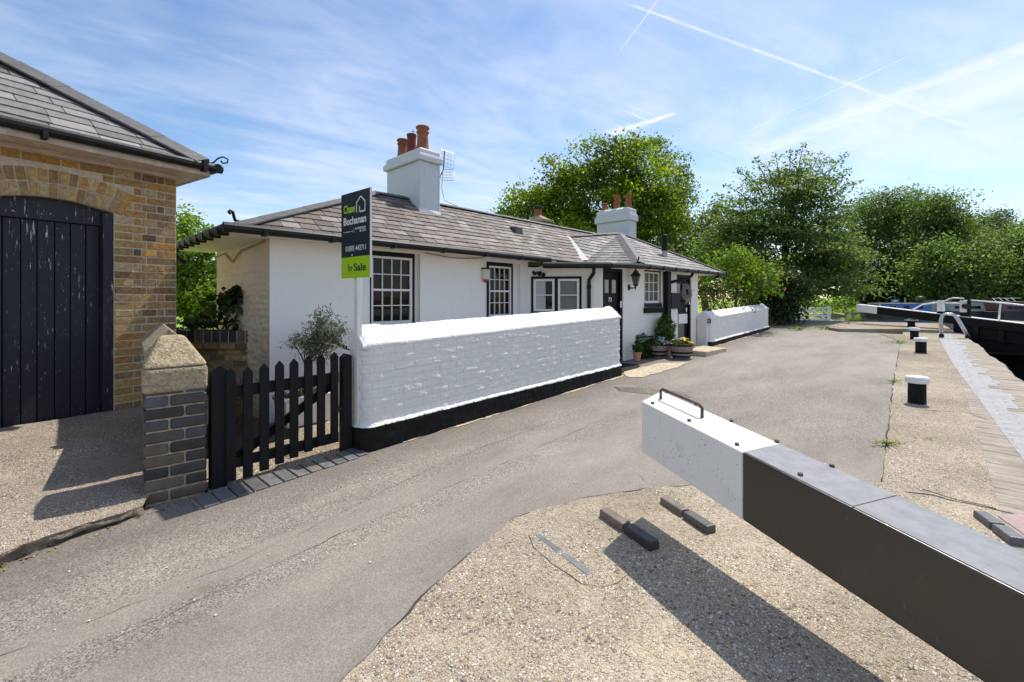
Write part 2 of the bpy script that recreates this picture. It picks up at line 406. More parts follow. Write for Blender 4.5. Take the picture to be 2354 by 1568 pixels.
def bluepave():
    m, ng, bs, co = new_mat('blue_brick_paving')
    br = ng.node('ShaderNodeTexBrick', {'Vector': ng.node('ShaderNodeMapping', {'Vector': co, 'Rotation': (0, 0, PI/2)}).outputs[0], 'Color1': (.27, .275, .28, 1), 'Color2': (.31, .315, .32, 1), 'Mortar': (.23, .23, .23, 1), 'Scale': 1.0, 'Mortar Size': .006, 'Brick Width': .235, 'Row Height': .115})
    c = ng.mix(1.0, br.outputs['Color'], ng.ramp(ng.noise(co, 12, 8, .7), [(.3, g3(.72)), (.7, g3(1.2))]), 'MULTIPLY')
    c = ng.mix(ng.math('MULTIPLY', ng.sstep(ng.noise(co, 3, 7, .7), .60, .70), .4), c, (.40, .36, .29))
    ng.l.new(c, bs.inputs['Base Color']); bs.inputs['Roughness'].default_value = .6
    bump(ng, bs, ng.math('SUBTRACT', ng.noise(co, 30, 6, .65), br.outputs['Fac']), .5, .01)
    return m
M['bluepave'] = bluepave()
M['pinkpave'] = simple('pink_brick_paving', (.36, .265, .245), .85, .25, 14, .4, 50)
def ground_mat():
    m, ng, bs, co = new_mat('grass_and_earth')
    a = ng.node('ShaderNodeAttribute', attribute_name='Col').outputs['Color']
    n = ng.noise(co, 3, 8, .7); f = ng.noise(co, 40, 6, .7)
    c = ng.mix(1.0, a, ng.ramp(n, [(.3, g3(.6)), (.7, g3(1.4))]), 'MULTIPLY')
    c = ng.mix(1.0, c, ng.ramp(f, [(.3, g3(.6)), (.7, g3(1.4))]), 'MULTIPLY')
    ng.l.new(c, bs.inputs['Base Color']); bs.inputs['Roughness'].default_value = .95
    bump(ng, bs, f, .8, .05)
    return m
M['ground'] = ground_mat()
def water_mat():
    m, ng, bs, co = new_mat('canal_water')
    bs.inputs['Base Color'].default_value = (.012, .016, .008, 1); bs.inputs['Roughness'].default_value = .04
    bs.inputs['IOR'].default_value = 1.33
    bump(ng, bs, ng.noise(ng.scale(co, (1, 1, 1)), 2.2, 4, .55), .10, .05)
    return m
M['water'] = water_mat()
def leaf_mat(name, c1, c2, trans=.35, tip=None):
    m, ng, bs, co = new_mat(name)
    a = ng.node('ShaderNodeAttribute', attribute_name='leaf').outputs
    sep = ng.node('ShaderNodeSeparateColor', {0: a['Color']}).outputs
    c = ng.mix(sep[0], (*c1, 1), c2)
    c = ng.mix(1.0, c, ng.ramp(sep[1], [(0, g3(.78)), (1, g3(1.22))]), 'MULTIPLY')
    if tip: c = ng.mix(ng.math('MULTIPLY', ng.math('GREATER_THAN', sep[2], .955), .8), c, tip)
    ng.l.new(c, bs.inputs['Base Color']); bs.inputs['Roughness'].default_value = .5
    bs.inputs['Specular IOR Level'].default_value = .35
    tr = ng.node('ShaderNodeBsdfTranslucent', {'Color': ng.mix(1.0, c, (1.3, 1.42, .65, 1), 'MULTIPLY')})
    mx = ng.node('ShaderNodeMixShader', {0: trans, 1: bs.outputs[0], 2: tr.outputs[0]})
    ng.l.new(mx.outputs[0], ng.n['Material Output'].inputs[0])
    return m
M['leaf_oak'] = leaf_mat('oak_leaves', (.085, .125, .015), (.28, .365, .032), .58)
M['leaf_horn'] = leaf_mat('hornbeam_leaves', (.070, .115, .038), (.20, .275, .088), .55)
M['leaf_dark'] = leaf_mat('dark_tree_leaves', (.038, .068, .030), (.115, .17, .066), .5)
M['leaf_grey'] = leaf_mat('grey_green_leaves', (.10, .14, .062), (.22, .29, .13), .55)
M['leaf_light'] = leaf_mat('light_tree_leaves', (.095, .145, .045), (.24, .335, .10), .56)
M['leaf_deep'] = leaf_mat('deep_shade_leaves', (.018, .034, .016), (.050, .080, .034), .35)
M['leaf_shrub'] = leaf_mat('yellow_green_leaves', (0.070, 0.140, 0.017), (0.216, 0.324, 0.027), 0.48, (.42, .17, .05))
M['leaf_bright'] = leaf_mat('sunlit_hedge_leaves', (0.091, 0.169, 0.018), (0.297, 0.396, 0.050), 0.5)
M['leaf_ivy'] = leaf_mat('ivy_leaves', (0.019, 0.045, 0.013), (0.060, 0.102, 0.024), 0.25)
M['leaf_olive'] = leaf_mat('olive_leaves', (.08, .10, .06), (.20, .23, .15), .25)
M['leaf_conifer'] = leaf_mat('conifer_leaves', (.04, .085, .010), (.12, .18, .02), .3)
M['leaf_box'] = leaf_mat('clipped_box_leaves', (.035, .08, .012), (.13, .22, .03), .25)
M['leaf_vine'] = leaf_mat('vine_leaves', (.015, .035, .008), (.05, .09, .015), .3)
M['grass'] = leaf_mat('grass_blades', (.10, .16, .015), (.24, .32, .04), .35)
M['fl_white'] = simple('white_petals', (.80, .80, .72), .7, .1, 9)
M['fl_blue'] = simple('lilac_petals', (.32, .34, .62), .7, .2, 9)
M['fl_yellow'] = simple('yellow_petals', (.80, .55, .03), .7, .15, 9)
# ------------------------------------------------------------------ numeric noise
def vnoise(x, y, seed=0):
    xi, yi = np.floor(x).astype(np.int64), np.floor(y).astype(np.int64); fx, fy = x - xi, y - yi
    fx, fy = fx*fx*(3 - 2*fx), fy*fy*(3 - 2*fy)
    def h(i, j):
        n = (i*374761393 + j*668265263 + seed*974634777) & 0x7fffffff
        n = ((n ^ (n >> 13))*1274126177) & 0x7fffffff
        return ((n ^ (n >> 16)) & 0xffff)/65535.0
    return (h(xi, yi)*(1-fx) + h(xi+1, yi)*fx)*(1-fy) + (h(xi, yi+1)*(1-fx) + h(xi+1, yi+1)*fx)*fy
def fbm(x, y, seed=0, o=4):
    s, a = 0, .5
    for i in range(o): s = s + a*vnoise(x*2**i, y*2**i, seed + i); a *= .5
    return s
def grid_mesh(name, X, Y, Z, mat, parent=None, smooth=True, flip=False, col=None):
    n, m = X.shape
    v = np.stack([X, Y, Z], -1).reshape(-1, 3).astype(np.float32)
    i = np.arange(n*m).reshape(n, m)
    q = np.stack([i[:-1, :-1], i[1:, :-1], i[1:, 1:], i[:-1, 1:]], -1).reshape(-1, 4)
    if flip: q = q[:, ::-1]
    return raw_mesh(name, v, q, mat, parent, smooth, col)
def raw_mesh(name, v, q, mat, parent=None, smooth=False, col=None, attr='Col'):
    me = bpy.data.meshes.new(name); k = q.shape[1]
    me.vertices.add(len(v)); me.vertices.foreach_set('co', np.ascontiguousarray(v, np.float32).ravel())
    me.loops.add(q.size); me.loops.foreach_set('vertex_index', np.ascontiguousarray(q, np.int32).ravel())
    me.polygons.add(len(q)); me.polygons.foreach_set('loop_start', np.arange(0, q.size, k, dtype=np.int32))
    me.update(calc_edges=True)
    if smooth: me.polygons.foreach_set('use_smooth', np.ones(len(q), bool))
    if col is not None:
        at = me.attributes.new(attr, 'FLOAT_COLOR', 'FACE')
        a = np.ones((len(q), 4), np.float32); a[:, :3] = col; at.data.foreach_set('color', a.ravel())
    me.materials.append(mat)
    return link(name, me, parent)
def gz(s):
    if s <= SCAP: return SLOPE*(s + S0)
    return max(.55 - .055*(s - SCAP), .07)

# ------------------------------------------------------------------ terrain and water
pound = np.array([(13.75,13.0),(15.0,15.8),(12.6,17.1),(14.3,20),(18.9,26),(22.5,33),(24.0,36),(27.6,36.6),(28.6,40.5),(36,45.5),(62,49),(70,30),(40,12),(17.4,10.1)])
c0, c1 = wor(-14, -5.35), wor(11.7, -4.75); c2, c3 = wor(11.7, -9.7), wor(-14, -9.7)
chamber = np.array([c0, c1, c2, c3])
def sdist(px, py, poly):                         # positive inside
    d = np.full(px.shape, 1e9); ins = np.zeros(px.shape, bool); n = len(poly)
    for i in range(n):
        ax, ay = poly[i]; bx, by = poly[(i+1) % n]
        ex, ey = bx-ax, by-ay
        t = np.clip(((px-ax)*ex + (py-ay)*ey)/(ex*ex + ey*ey), 0, 1)
        d = np.minimum(d, np.hypot(px - ax - t*ex, py - ay - t*ey))
        c = ((ay > py) != (by > py)) & (px < (bx-ax)*(py-ay)/((by-ay) or 1e-9) + ax)
        ins ^= c
    return np.where(ins, d, -d)
def ss(x, a, b):
    t = np.clip((x - a)/(b - a), 0, 1); return t*t*(3 - 2*t)
ax_s = np.concatenate([-np.geomspace(400, 16, 22), np.arange(-15, 62, .45), np.geomspace(63, 500, 22)])
ax_p = np.concatenate([-np.geomspace(400, 62, 18), np.arange(-60, 22, .45), np.geomspace(23, 400, 26)])
SS, PP = np.meshgrid(ax_s, ax_p, indexing='ij')
WX, WY = B[0] + SS*U[0] + PP*PV[0], B[1] + SS*U[1] + PP*PV[1]
zb = np.where(SS <= SCAP, SLOPE*(SS + S0), np.maximum(.55 - .055*(SS - SCAP), .12))
zb = np.clip(zb, -.3, .6)
far = ss(WY, 27, 34)*ss(WX, 10, 22)
zb = zb*(1 - far) + (.26 + np.clip((WY - 36)*.021, 0, 1.1))*far
sunk = ss(SS, -9.5, -9.0)*ss(SS, -5.15, -5.35)*ss(PP, .95, 1.15)*ss(PP, 9, 8)
back = ss(PP, 4, 6)*(1 - far)
sd = np.maximum(sdist(WX, WY, pound), sdist(WX, WY, chamber))
zt = zb - .06 - .40*sunk - .25*back
zt = zt + (fbm(WX*.5, WY*.5, 3) - .5)*.10*np.maximum(far, back)
wet = ss(sd, -.15, .5)
zt = zt*(1 - wet) + (-1.6)*wet
f_ = lambda a: (a[:-1, :-1] + a[1:, 1:])*.5
fx, fy, fs, fp = f_(WX), f_(WY), f_(SS), f_(PP)
grass = np.maximum(f_(far), ss(fp, 3, 5)); n_ = fbm(fx*.35, fy*.35, 9)
cg = np.stack([.22 + .07*n_, .33 + .07*n_, .028 + 0*n_], -1); ce = np.array([.20, .15, .09])*(.7 + .6*n_[..., None])
colg = cg*grass[..., None] + ce*(1 - grass[..., None])
bank = ss(f_(zt), .18, .02)*f_(far); colg = colg*(1 - bank[..., None]) + np.array([.025, .024, .015])*bank[..., None]
ground = grid_mesh('ground', WX, WY, zt, M['ground'], smooth=True, col=colg.reshape(-1, 3)); struct(ground)

def sheet(name, poly, dz, mat, parent=None, kind=True):      # flat local sheet on the sloping ground
    pts = [Vector((s, p, 0)) for s, p in poly]
    bm = bmesh.new(); vs = [bm.verts.new(v) for v in pts]; f = bm.faces.new(vs)
    if f.normal.z < 0: f.normal_flip()
    bm.normal_update()
    for cut in (SCAP,):
        g = bm.verts[:] + bm.edges[:] + bm.faces[:]
        bmesh.ops.bisect_plane(bm, geom=g, plane_co=(cut, 0, 0), plane_no=(1, 0, 0))
    bmesh.ops.triangulate(bm, faces=bm.faces[:])
    for v in bm.verts: v.co.z = gz(v.co.x) + dz
    for f in bm.faces:
        f.normal_update()
        if f.normal.z < 0: f.normal_flip()
    me = bpy.data.meshes.new(name); bm.to_mesh(me); bm.free(); me.materials.append(mat)
    o = link(name, me, parent)
    if parent is None:
        o.matrix_world = FRAME; struct(o)
    return o
def wiggle(pts, step=.06, amp=.012, seed=1):
    out = []
    for (a, b), (c, d) in zip(pts[:-1], pts[1:]):
        n = max(1, int(math.hypot(c-a, d-b)/step))
        for i in range(n):
            t = i/n; x, y = a + (c-a)*t, b + (d-b)*t
            out.append((x + amp*2*(float(vnoise(np.array(x*9.), np.array(y*9.), seed)) - .5), y + amp*2*(float(vnoise(np.array(x*9.+31), np.array(y*9.), seed)) - .5)))
    out.append(pts[-1]); return out
sheet('towpath', [(-16, -4.9), (10.6, -4.4), (10.6, -1.8), (15.5, -1.75), (23.2, -.3), (24.6, .25), (26.5, .6), (26.5, 2.0), (23.4, 1.6), (15, .9), (10.3, .5), (4.5, .9), (-4.9, .9), (-4.92, .02), (-6.1, -.03), (-6.6, .35), (-16, 1.6)], 0.0, M['asphalt'])
curve = [G(*q) for q in ((785,1568),(900,1450),(1000,1345),(1100,1260),(1170,1200),(1200,1185),(1230,1175),(1330,1148),(1430,1133),(1510,1120),(1590,1117))]
edge_l = [(-12, -3.3), (-7.4, -2.55)] + curve + [(-3.2, -3.05), (-2.58, -3.73)]
blueL = [(-1.36, -4.59), (.03, -4.52), (2.28, -4.42), (4.24, -4.32), (7.42, -4.22), (9.53, -4.17), (11.35, -4.15)]
blueR = [(-1.36, -4.90), (.68, -4.79), (1.55, -4.75), (4.23, -4.67), (9.82, -4.57), (11.4, -4.5)]
edge_r = [(-2.58, -3.73), (1.62, -3.59), (6, -3.48), (11.1, -3.37), (11.4, -3.35)]
conc = sheet('concrete_apron', wiggle(edge_l, .07, .013) + wiggle(edge_r, .08, .012, 5) + [(11.45, -4.4)] + [(s, p - .08) for s, p in blueL[::-1]] + [(-1.6, -5.3), (-12, -5.4)], .005, M['concrete'])
# raised slab across the head of the lock
sl = MB()
slp = [(10.52, -1.86), (11.0, -2.6), (11.44, -3.33), (11.45, -4.5), (14.6, -4.25), (14.0, -1.60), (11.9, -1.42), (11.0, -1.5)]
n = len(slp)
sl.add([(s, p, -.6) for s, p in slp] + [(s, p, gz(s) + .095) for s, p in slp], [list(range(n-1, -1, -1)), list(range(n, 2*n))] + [(i, i+n, (i+1) % n + n, (i+1) % n) for i in range(n)])
o = sl.build('raised_slab', M['concrete'], None, bevel=.012); o.matrix_world = FRAME; struct(o)
me = o.data; bm = bmesh.new(); bm.from_mesh(me); bmesh.ops.recalc_face_normals(bm, faces=bm.faces[:]); bm.to_mesh(me); bm.free()
# blue brick strip with a ragged edge, and worn coping stones
jag = []
for (a, b), (c, d) in zip(blueR[:-1], blueR[1:]):
    k = max(2, int((c-a)/.235))
    for i in range(k):
        t = i/k; x = a + (c-a)*t; y = b + (d-b)*t + random.choice((0, .115, .06, -.05)); x2 = a + (c-a)*(i+1)/k
        jag += [(x, y), (x2 - .002, y)]
sheet('blue_brick_strip', blueL + jag[::-1], .009, M['bluepave'])
co = MB(); s = -13.0
def edge_p(s): return -4.78 - .055*(10.3 - s)*.75 + .024*math.sin(s*2.1) + .010*math.sin(s*7.1)
while s < 11.6:
    L = min(random.uniform(.55, .95), 11.75 - s); a, b = s + .006, s + L - .006
    k = 6
    top = [(a + (b-a)*i/k) for i in range(k+1)]
    for x0, x1 in zip(top[:-1], top[1:]):
        h0, h1 = gz(x0) + .006, gz(x1) + .006
        r0, r1 = edge_p(x0), edge_p(x1)
        co.add([(x0, -4.35, h0), (x1, -4.35, h1), (x1, r1 + .03, h1), (x0, r0 + .03, h0), (x0, r0, h0 - .05), (x1, r1, h1 - .05), (x0, r0, h0 - .45), (x1, r1, h1 - .45)],
               [(3, 2, 1, 0), (4, 5, 2, 3), (6, 7, 5, 4)])
    s += L
o = co.build('stone_coping', M['ledge'], None, smooth=False); o.matrix_world = FRAME; struct(o)
M['lockwall'] = simple('dark_mossy_lock_brick', (.06, .062, .042), .8, .6, 9, .8, 30, dirt=((.10, .12, .03), 5, .52, .55))
lw = MB()
lw.add([(-13, -5.32, -3), (11.8, -4.74, -3), (11.8, -4.70, .05), (-13, -5.28, -.5)], [(0, 1, 2, 3)])
lw.box(-13, 12, -10.3, -9.6, -3, .40)
o = lw.build('lock_wall', M['lockwall']); o.matrix_world = FRAME; struct(o)
lw = MB(); lw.box(11.85, 12.35, -9.6, -4.78, -3, .455); lw.box(11.80, 12.4, -9.6, -4.78, .455, .50)
o = lw.build('breast_wall', M['lockwall'], bevel=.02); o.matrix_world = FRAME; struct(o)
w = MB(); w.add([(x, y, 0.0) for x, y in ((12.0, 12.9), (17.0, 8.5), (75, 8), (75, 52), (20, 40), (12, 18))], [list(range(6))])
struct(w.build('canal_water', M['water']))
w = MB(); w.add([(-13, -9.6, -1.15), (11.85, -9.6, -1.15), (11.85, -4.7, -1.15), (-13, -5.3, -1.15)], [(0, 1, 2, 3)])
o = w.build('lock_water', M['water']); o.matrix_world = FRAME; struct(o)
sheet('garden_gravel', [(-6.15, .02), (-5.0, .02), (-4.9, .28), (-.3, .3), (-.3, 2.0), (-5.0, 2.0), (-5.15, 1.0), (-6.15, 1.0)], .003, M['gravel'])
sheet('gravel_verge', wiggle([(10.5, -3.42), (10.3, -2.9), (9.2, -3.2), (8.0, -3.45), (9.0, -3.5), (10.5, -3.42)], .1, .08, 9), .009, M['gravel'])
# joints and cracks in the concrete, seams in the tarmac
def strip_line(pts, w, dz, parent, name='crack', seed=3, amp=.02):
    P = wiggle(pts, .05, amp, seed); mb = MB(); L, R = [], []
    for i, (x, y) in enumerate(P):
        a, b = P[max(i-1, 0)], P[min(i+1, len(P)-1)]; dx, dy = b[0]-a[0], b[1]-a[1]; l = math.hypot(dx, dy) or 1
        k = w*max(0.0, float(vnoise(np.array(x*5.), np.array(y*5.), seed + 7)) - .25)*1.5*(.6 + .6*random.random())/2
        L.append((x - dy/l*k, y + dx/l*k)); R.append((x + dy/l*k, y - dx/l*k))
    vs = [(x, y, gz(x) + dz) for x, y in L] + [(x, y, gz(x) + dz) for x, y in R]; n = len(P)
    mb.add(vs, [(i, i + n, i + n + 1, i + 1) for i in range(n - 1)])
    return mb.build(name, M['crack'], parent)
for pts, w in (([(2040,938),(2150,946),(2225,950),(2290,975)], .014), ([(2062,862),(2130,866),(2200,872)], .006), ([(2085,1133),(2150,1142),(2230,1160),(2300,1178),(2354,1190)], .026),
               ([(2120,1128),(2200,1150),(2290,1172)], .02), ([(1213,1232),(1230,1262),(1290,1312),(1340,1350),(1385,1358),(1420,1345),(1440,1325)], .010),
               ([(2068,830),(2190,835)], .008)):
    strip_line([G(*q) for q in pts], w, .0072, conc)
tp = bpy.data.objects['towpath']
strip_line(edge_l[1:-1], .016, .0075, conc, 'crack', 1, .013)
strip_line(edge_r, .022, .0075, conc, 'crack', 5, .012)
for pts, w in (([(-12, -1.3), (-7.1, -1.30), (-5.7, -1.235), (-3.5, -1.19), (-1.0, -1.15)], .0045), ([(-9, -.98), (-6.3, -1.08), (-4.65, -.79), (-2.5, -.75), (.5, -.7)], .0035),
               ([G(1432, 1075), G(1470, 1095), G(1505, 1118)], .008), ([(1.0, -1.3), (4.5, -1.1), (9, -.9)], .006)):
    strip_line(pts, w, .0028, tp, 'seam')
def fillet(pts, w, dz):
    o = strip_line(pts, w, dz, tp, 'mortar_fillet', 17, .035); o.data.materials.clear(); o.data.materials.append(M['slabstone'])
fillet([(-4.5, -.05), (-2.5, -.055), (.02, -.06)], .10, .0065)
fillet([(4.8, .04), (7, .035), (10.2, .03)], .08, .0065)
sheet('tarmac_patch', wiggle([G(1415, 890), G(1490, 892), G(1580, 905), G(1590, 915), G(1500, 908), G(1420, 900), G(1415, 890)], .08, .04, 4), .004, M['patch'])
sheet('paving_stone', wiggle([G(1432, 855), G(1520, 835), G(1585, 833), G(1560, 845), G(1475, 868), G(1445, 868), G(1432, 855)], .1, .03, 8), .008, M['slabstone'])
# ------------------------------------------------------------------ painted garden walls
def plan_path(L, r0, r1, back, step):
    """plan line: back of the left end -> round corner -> along the front -> round corner -> back; returns points, normals, arclength"""
    pts = []
    def line(a, b):
        n = max(1, int(math.hypot(b[0]-a[0], b[1]-a[1])/step))
        for i in range(n): pts.append((a[0] + (b[0]-a[0])*i/n, a[1] + (b[1]-a[1])*i/n))
    def arc(cx, cy, r, a0, a1):
        n = max(3, int(abs(a1-a0)*r/step))
        for i in range(n):
            a = a0 + (a1-a0)*i/n; pts.append((cx + r*math.cos(a), cy + r*math.sin(a)))
    line((0, back), (0, r0)); arc(r0, r0, r0, PI, 1.5*PI); line((r0, 0), (L - r1, 0)); arc(L - r1, r1, r1, 1.5*PI, 2*PI); line((L, r1), (L, back)); pts.append((L, back))
    P = np.array(pts); d = np.gradient(P, axis=0); d /= np.linalg.norm(d, axis=1)[:, None] + 1e-9
    N = np.stack([d[:, 1], -d[:, 0]], -1)
    A = np.concatenate([[0], np.cumsum(np.linalg.norm(np.diff(P, axis=0), axis=1))])
    return P, N, A
def brick_relief(A, Z, course=.083, length=.235, depth=.0085, seed=3):
    rr = np.floor(Z/course); off = np.where(rr % 2 == 0, 0, length/2) + .03*vnoise(rr*7.7, rr*1.3, seed)
    x = (A + off)/length; bi = np.floor(x)
    u = np.abs(x - bi - .5)*length; v = np.abs(Z/course - rr - .5)*course
    e = np.maximum(ss(u, length/2 - .014, length/2 - .003), ss(v, course/2 - .014, course/2 - .003))
    per = vnoise(bi*3.1 + rr*17.3, rr*5.9 + bi*2.2, seed + 5)
    soft = fbm(A*4, Z*4, seed + 21)             # thick paint hides some joints
    return -depth*e*np.clip(1.5 - .9*soft, .5, 1.2) + (per - .5)*.006 + (fbm(A*14, Z*22, seed + 9) - .5)*.016 + .006*ss(fbm(A*9, Z*34, seed + 17, 4), .50, .58) + (fbm(A*60, Z*60, seed + 13, 2) - .4)*.005
def garden_wall(root, s0, p0, L, T_, hb0, hb1, hf, hc, step, hump, r0=.12, r1=.05, black_end=False):
    gzs = np.vectorize(gz)
    P, N, A = plan_path(L, r0, r1, T_, step)
    def put(off, h):
        x = P[:, 0][:, None] + N[:, 0][:, None]*off; y = P[:, 1][:, None] + N[:, 1][:, None]*off
        g = gzs(s0 + P[:, 0])[:, None]
        return x + s0, y + p0, g + h
    tb = P[:, 0][:, None]/L; hb = hb0 + (hb1 - hb0)*tb + .012*(fbm(A*3, A*0, 4)[:, None] - .5)
    k = np.linspace(0, 1, int((hf - .22)/step))[None, :]
    h = hb + (hf - hb)*k; AA = np.broadcast_to(A[:, None], h.shape)
    flare = .034*(1 - ss(h - hb, .008, .045))
    X, Y, Z = put(brick_relief(AA, h) + flare, h)
    grid_mesh('brick_face', X, Y, Z, M['masonry'], root, flip=True)
    k = np.linspace(0, 1, 14)[None, :]; h = -.06 + (hb + .06)*k; AA = np.broadcast_to(A[:, None], h.shape)
    X, Y, Z = put(.036 + brick_relief(AA, h, seed=8)*.8, h)
    grid_mesh('plinth', X, Y, Z, M['black_masonry'], root, flip=True)
    # weathered sloping cap
    n1 = int(L/(step*1.6)); xs = np.linspace(-.012, L + .012, n1)[:, None]
    prof = np.array([(.004, hf - .03), (-.004, hf - .008), (.004, hf + .012), (.05, hf + (hc-hf)*.30), (.11, hf + (hc-hf)*.62), (.17, hf + (hc-hf)*.92), (.20, hc), (.235, hc - .01), (T_ + .02, hf + .06), (T_ + .02, hf - .05)])
    q = np.linspace(0, len(prof) - 1, 36); pp = np.interp(q, range(len(prof)), prof[:, 0])[None, :]; ph = np.interp(q, range(len(prof)), prof[:, 1])[None, :]
    up = np.interp(q, range(len(prof)), [0, .2, .3, 1, 1, 1, 1, 1, .3, 0])[None, :]
    hum = hump*(ss(xs, .34, .22) + ss(xs, L - .22, L - .14))
    end = ss(xs, -.015, .05)*ss(xs, L + .015, L - .05)
    nz = (fbm(xs*5, pp*5 + 0*xs, 5) - .5)*.014 + (fbm(xs*38, pp*38, 6) - .5)*.015
    Xc = xs + 0*pp + s0; Yc = pp + 0*xs + p0 + nz*.5*(1 - up); Zc = np.vectorize(gz)(s0 + xs) + ph*1.0 + up*(hum + nz) - (1 - end)*.05*up
    grid_mesh('coping', Xc, Yc, Zc, M['coping_w'], root, flip=False)
    mb = MB()
    for x in (-.005, L + .005):
        pts = [(s0 + x, p0 + a, gz(s0 + x) + b + (hump if b > hf + .03 else 0) - (.02 if b > hf + .03 else 0)) for a, b in zip(pp[0], ph[0])]
        mb.add(pts, [list(range(len(pts)))])
    mb.add([(s0, p0 + T_, gz(s0) - .05), (s0 + L, p0 + T_, gz(s0 + L) - .05), (s0 + L, p0 + T_, gz(s0 + L) + hf + .02), (s0, p0 + T_, gz(s0) + hf + .02)], [(3, 2, 1, 0)])
    mb.build('cap_end', M['coping_w'], root)
gw = thing('garden_wall', 'long white painted brick garden wall with black foot, beside the picket gate', 'wall', FRAME)
garden_wall(gw, -4.91, 0.0, 4.91, .29, .235, .175, 1.035, 1.205, .0095, .022)
gw2 = thing('garden_wall', 'shorter white painted brick wall beyond the flower barrels, before the ivy tree', 'wall', FRAME)
garden_wall(gw2, 4.70, .09, 5.55, .30, .12, .10, .735, .885, .022, .02, r0=.04)
fr, L = fr_line((4.66, .48), (4.66, .10), 0)
mb = MB(); mb.box(4.62, 4.715, .09, .16, gz(4.66)+.60, gz(4.66)+.70)
pl = mb.build('number_plaque', M['black'], gw2)
tm = text_mesh('73', .075, .002, 'CENTER'); tm.materials.append(M['text_white'])
link('digits', tm, pl, local=Matrix.Translation((4.616, .125, gz(4.66)+.622)) @ Matrix.Rotation(-PI/2, 4, 'Z') @ Matrix.Rotation(PI/2, 4, 'X'))
mb = MB(); mb.box(10.27, 10.36, .07, .42, gz(10.3)-.05, gz(10.3)+.86)
mb.build('end_post', M['black_masonry'], gw2, bevel=.01)
mb = MB(); mb.box(4.60, 4.70, .16, .40, gz(4.66), gz(4.66)+.76); mb.build('return', M['masonry'], gw2, bevel=.01)

# ------------------------------------------------------------------ the cottage
cot = thing('lock_cottage', 'low white lock cottage with slate roof and two white chimneys behind the garden wall', 'cottage', FRAME)
PF = 2.0; SL = -5.09; J0, J1, J2 = (-.2, 2.0), (.693, .80), (4.70, .42)
def wall_holes(mb, L, z0, z1, holes, depth, fr):
    xs = sorted({0, L, *[h[0] for h in holes], *[h[1] for h in holes]}); zs = sorted({z0, z1, *[h[2] for h in holes], *[h[3] for h in holes]})
    for a, b in zip(xs[:-1], xs[1:]):
        for c, d in zip(zs[:-1], zs[1:]):
            if any(h[0] - 1e-6 <= a and b <= h[1] + 1e-6 and h[2] - 1e-6 <= c and d <= h[3] + 1e-6 for h in holes): continue
            mb.add([(a, 0, c), (b, 0, c), (b, 0, d), (a, 0, d)], [(0, 1, 2, 3)], None, fr)
    for a, b, c, d in holes:
        mb.add([(a,0,c),(b,0,c),(b,0,d),(a,0,d),(a,depth,c),(b,depth,c),(b,depth,d),(a,depth,d)], [(0,4,5,1),(1,5,6,2),(2,6,7,3),(3,7,4,0)], None, fr)
wall = MB()
fF, LF = fr_line((SL, PF), J0); fS, LS = fr_line(J0, J1); fE, LE = fr_line((SL, 4.32), (SL, PF)); fD, LD = fr_line(J1, J2)
def xf(px): return t_on(px, (SL, PF), J0)*LF
def xd(px): return t_on(px, J1, J2)*LD
def xs_(px): return t_on(px, J0, J1)*LS
def dep(fr, x): v = FRAME @ fr @ Vector((x, 0, 0)); return v.y
w1 = (xf(850), xf(966), 1.06, 2.205); w2_ = (xf(1116), xf(1196), 1.10, 2.18)
wall_holes(wall, LF, -.5, 2.29, [w1, w2_], .16, fF)
w3 = (xs_(1221), xs_(1337), 1.18, 1.935)
pw1 = MB(); wall_holes(pw1, LS, -.1, 2.125, [w3], .09, None); pw1.build('porch_side_wall', M['porch_brick'], cot, local=fS)
def zd(px, py): return zp(py, dep(fD, xd(px)))
d1 = (.0, xd(1432.5), 0.0, zd(1408, 617)); w4 = (xd(1481), xd(1519), zd(1500, 700), zd(1500, 622)); d2 = (xd(1556), xd(1589), .1, zd(1572, 632))
pw2 = MB(); wall_holes(pw2, LD, 0, 2.22, [(.012, *d1[1:]), w4, d2], .13, None); pw2.build('porch_wall', M['porch_brick'], cot, local=fD)
fR, LR = fr_line(J2, (5.3, 4.4)); ew = MB(); wall_holes(ew, LR, 0, 2.29, [], .1, fR); ew.build('end_wall', M['render'], cot)
wb = wall.build('front_wall', M['render'], cot)
eb = MB(); nA, nZ = int(LE/.02), int(2.76/.02)
AA, ZZ = np.meshgrid(np.linspace(0, LE, nA), np.linspace(-.5, 2.29, nZ), indexing='ij')
rel = brick_relief(AA + .02*fbm(AA*5, ZZ*5, 77), ZZ + .03*(fbm(AA*3, ZZ*3, 78) - .5), depth=.009, seed=40)*1.2 + (fbm(AA*7, ZZ*11, 79) - .5)*.045
rel = rel*ss(AA, 0, .05)*ss(LE - AA, 0, .05) + .004
pt = np.stack([AA, -rel, ZZ], -1).reshape(-1, 3)
mw = np.array(fE)[:3]; pt = pt @ mw[:, :3].T + mw[:, 3]
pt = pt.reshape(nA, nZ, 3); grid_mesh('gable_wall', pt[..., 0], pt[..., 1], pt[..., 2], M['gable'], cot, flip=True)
mb = MB(); mb.box(SL + .05, 5.2, 4.25, 4.32, -.5, 2.29); mb.build('back_wall', M['render'], cot)
mb = MB(); mb.box(SL + .02, 5.0, 2.25, 2.28, 0, 2.2); mb.build('dark_room', simple('dark_interior', (.01, .01, .01), .9, .1), cot)

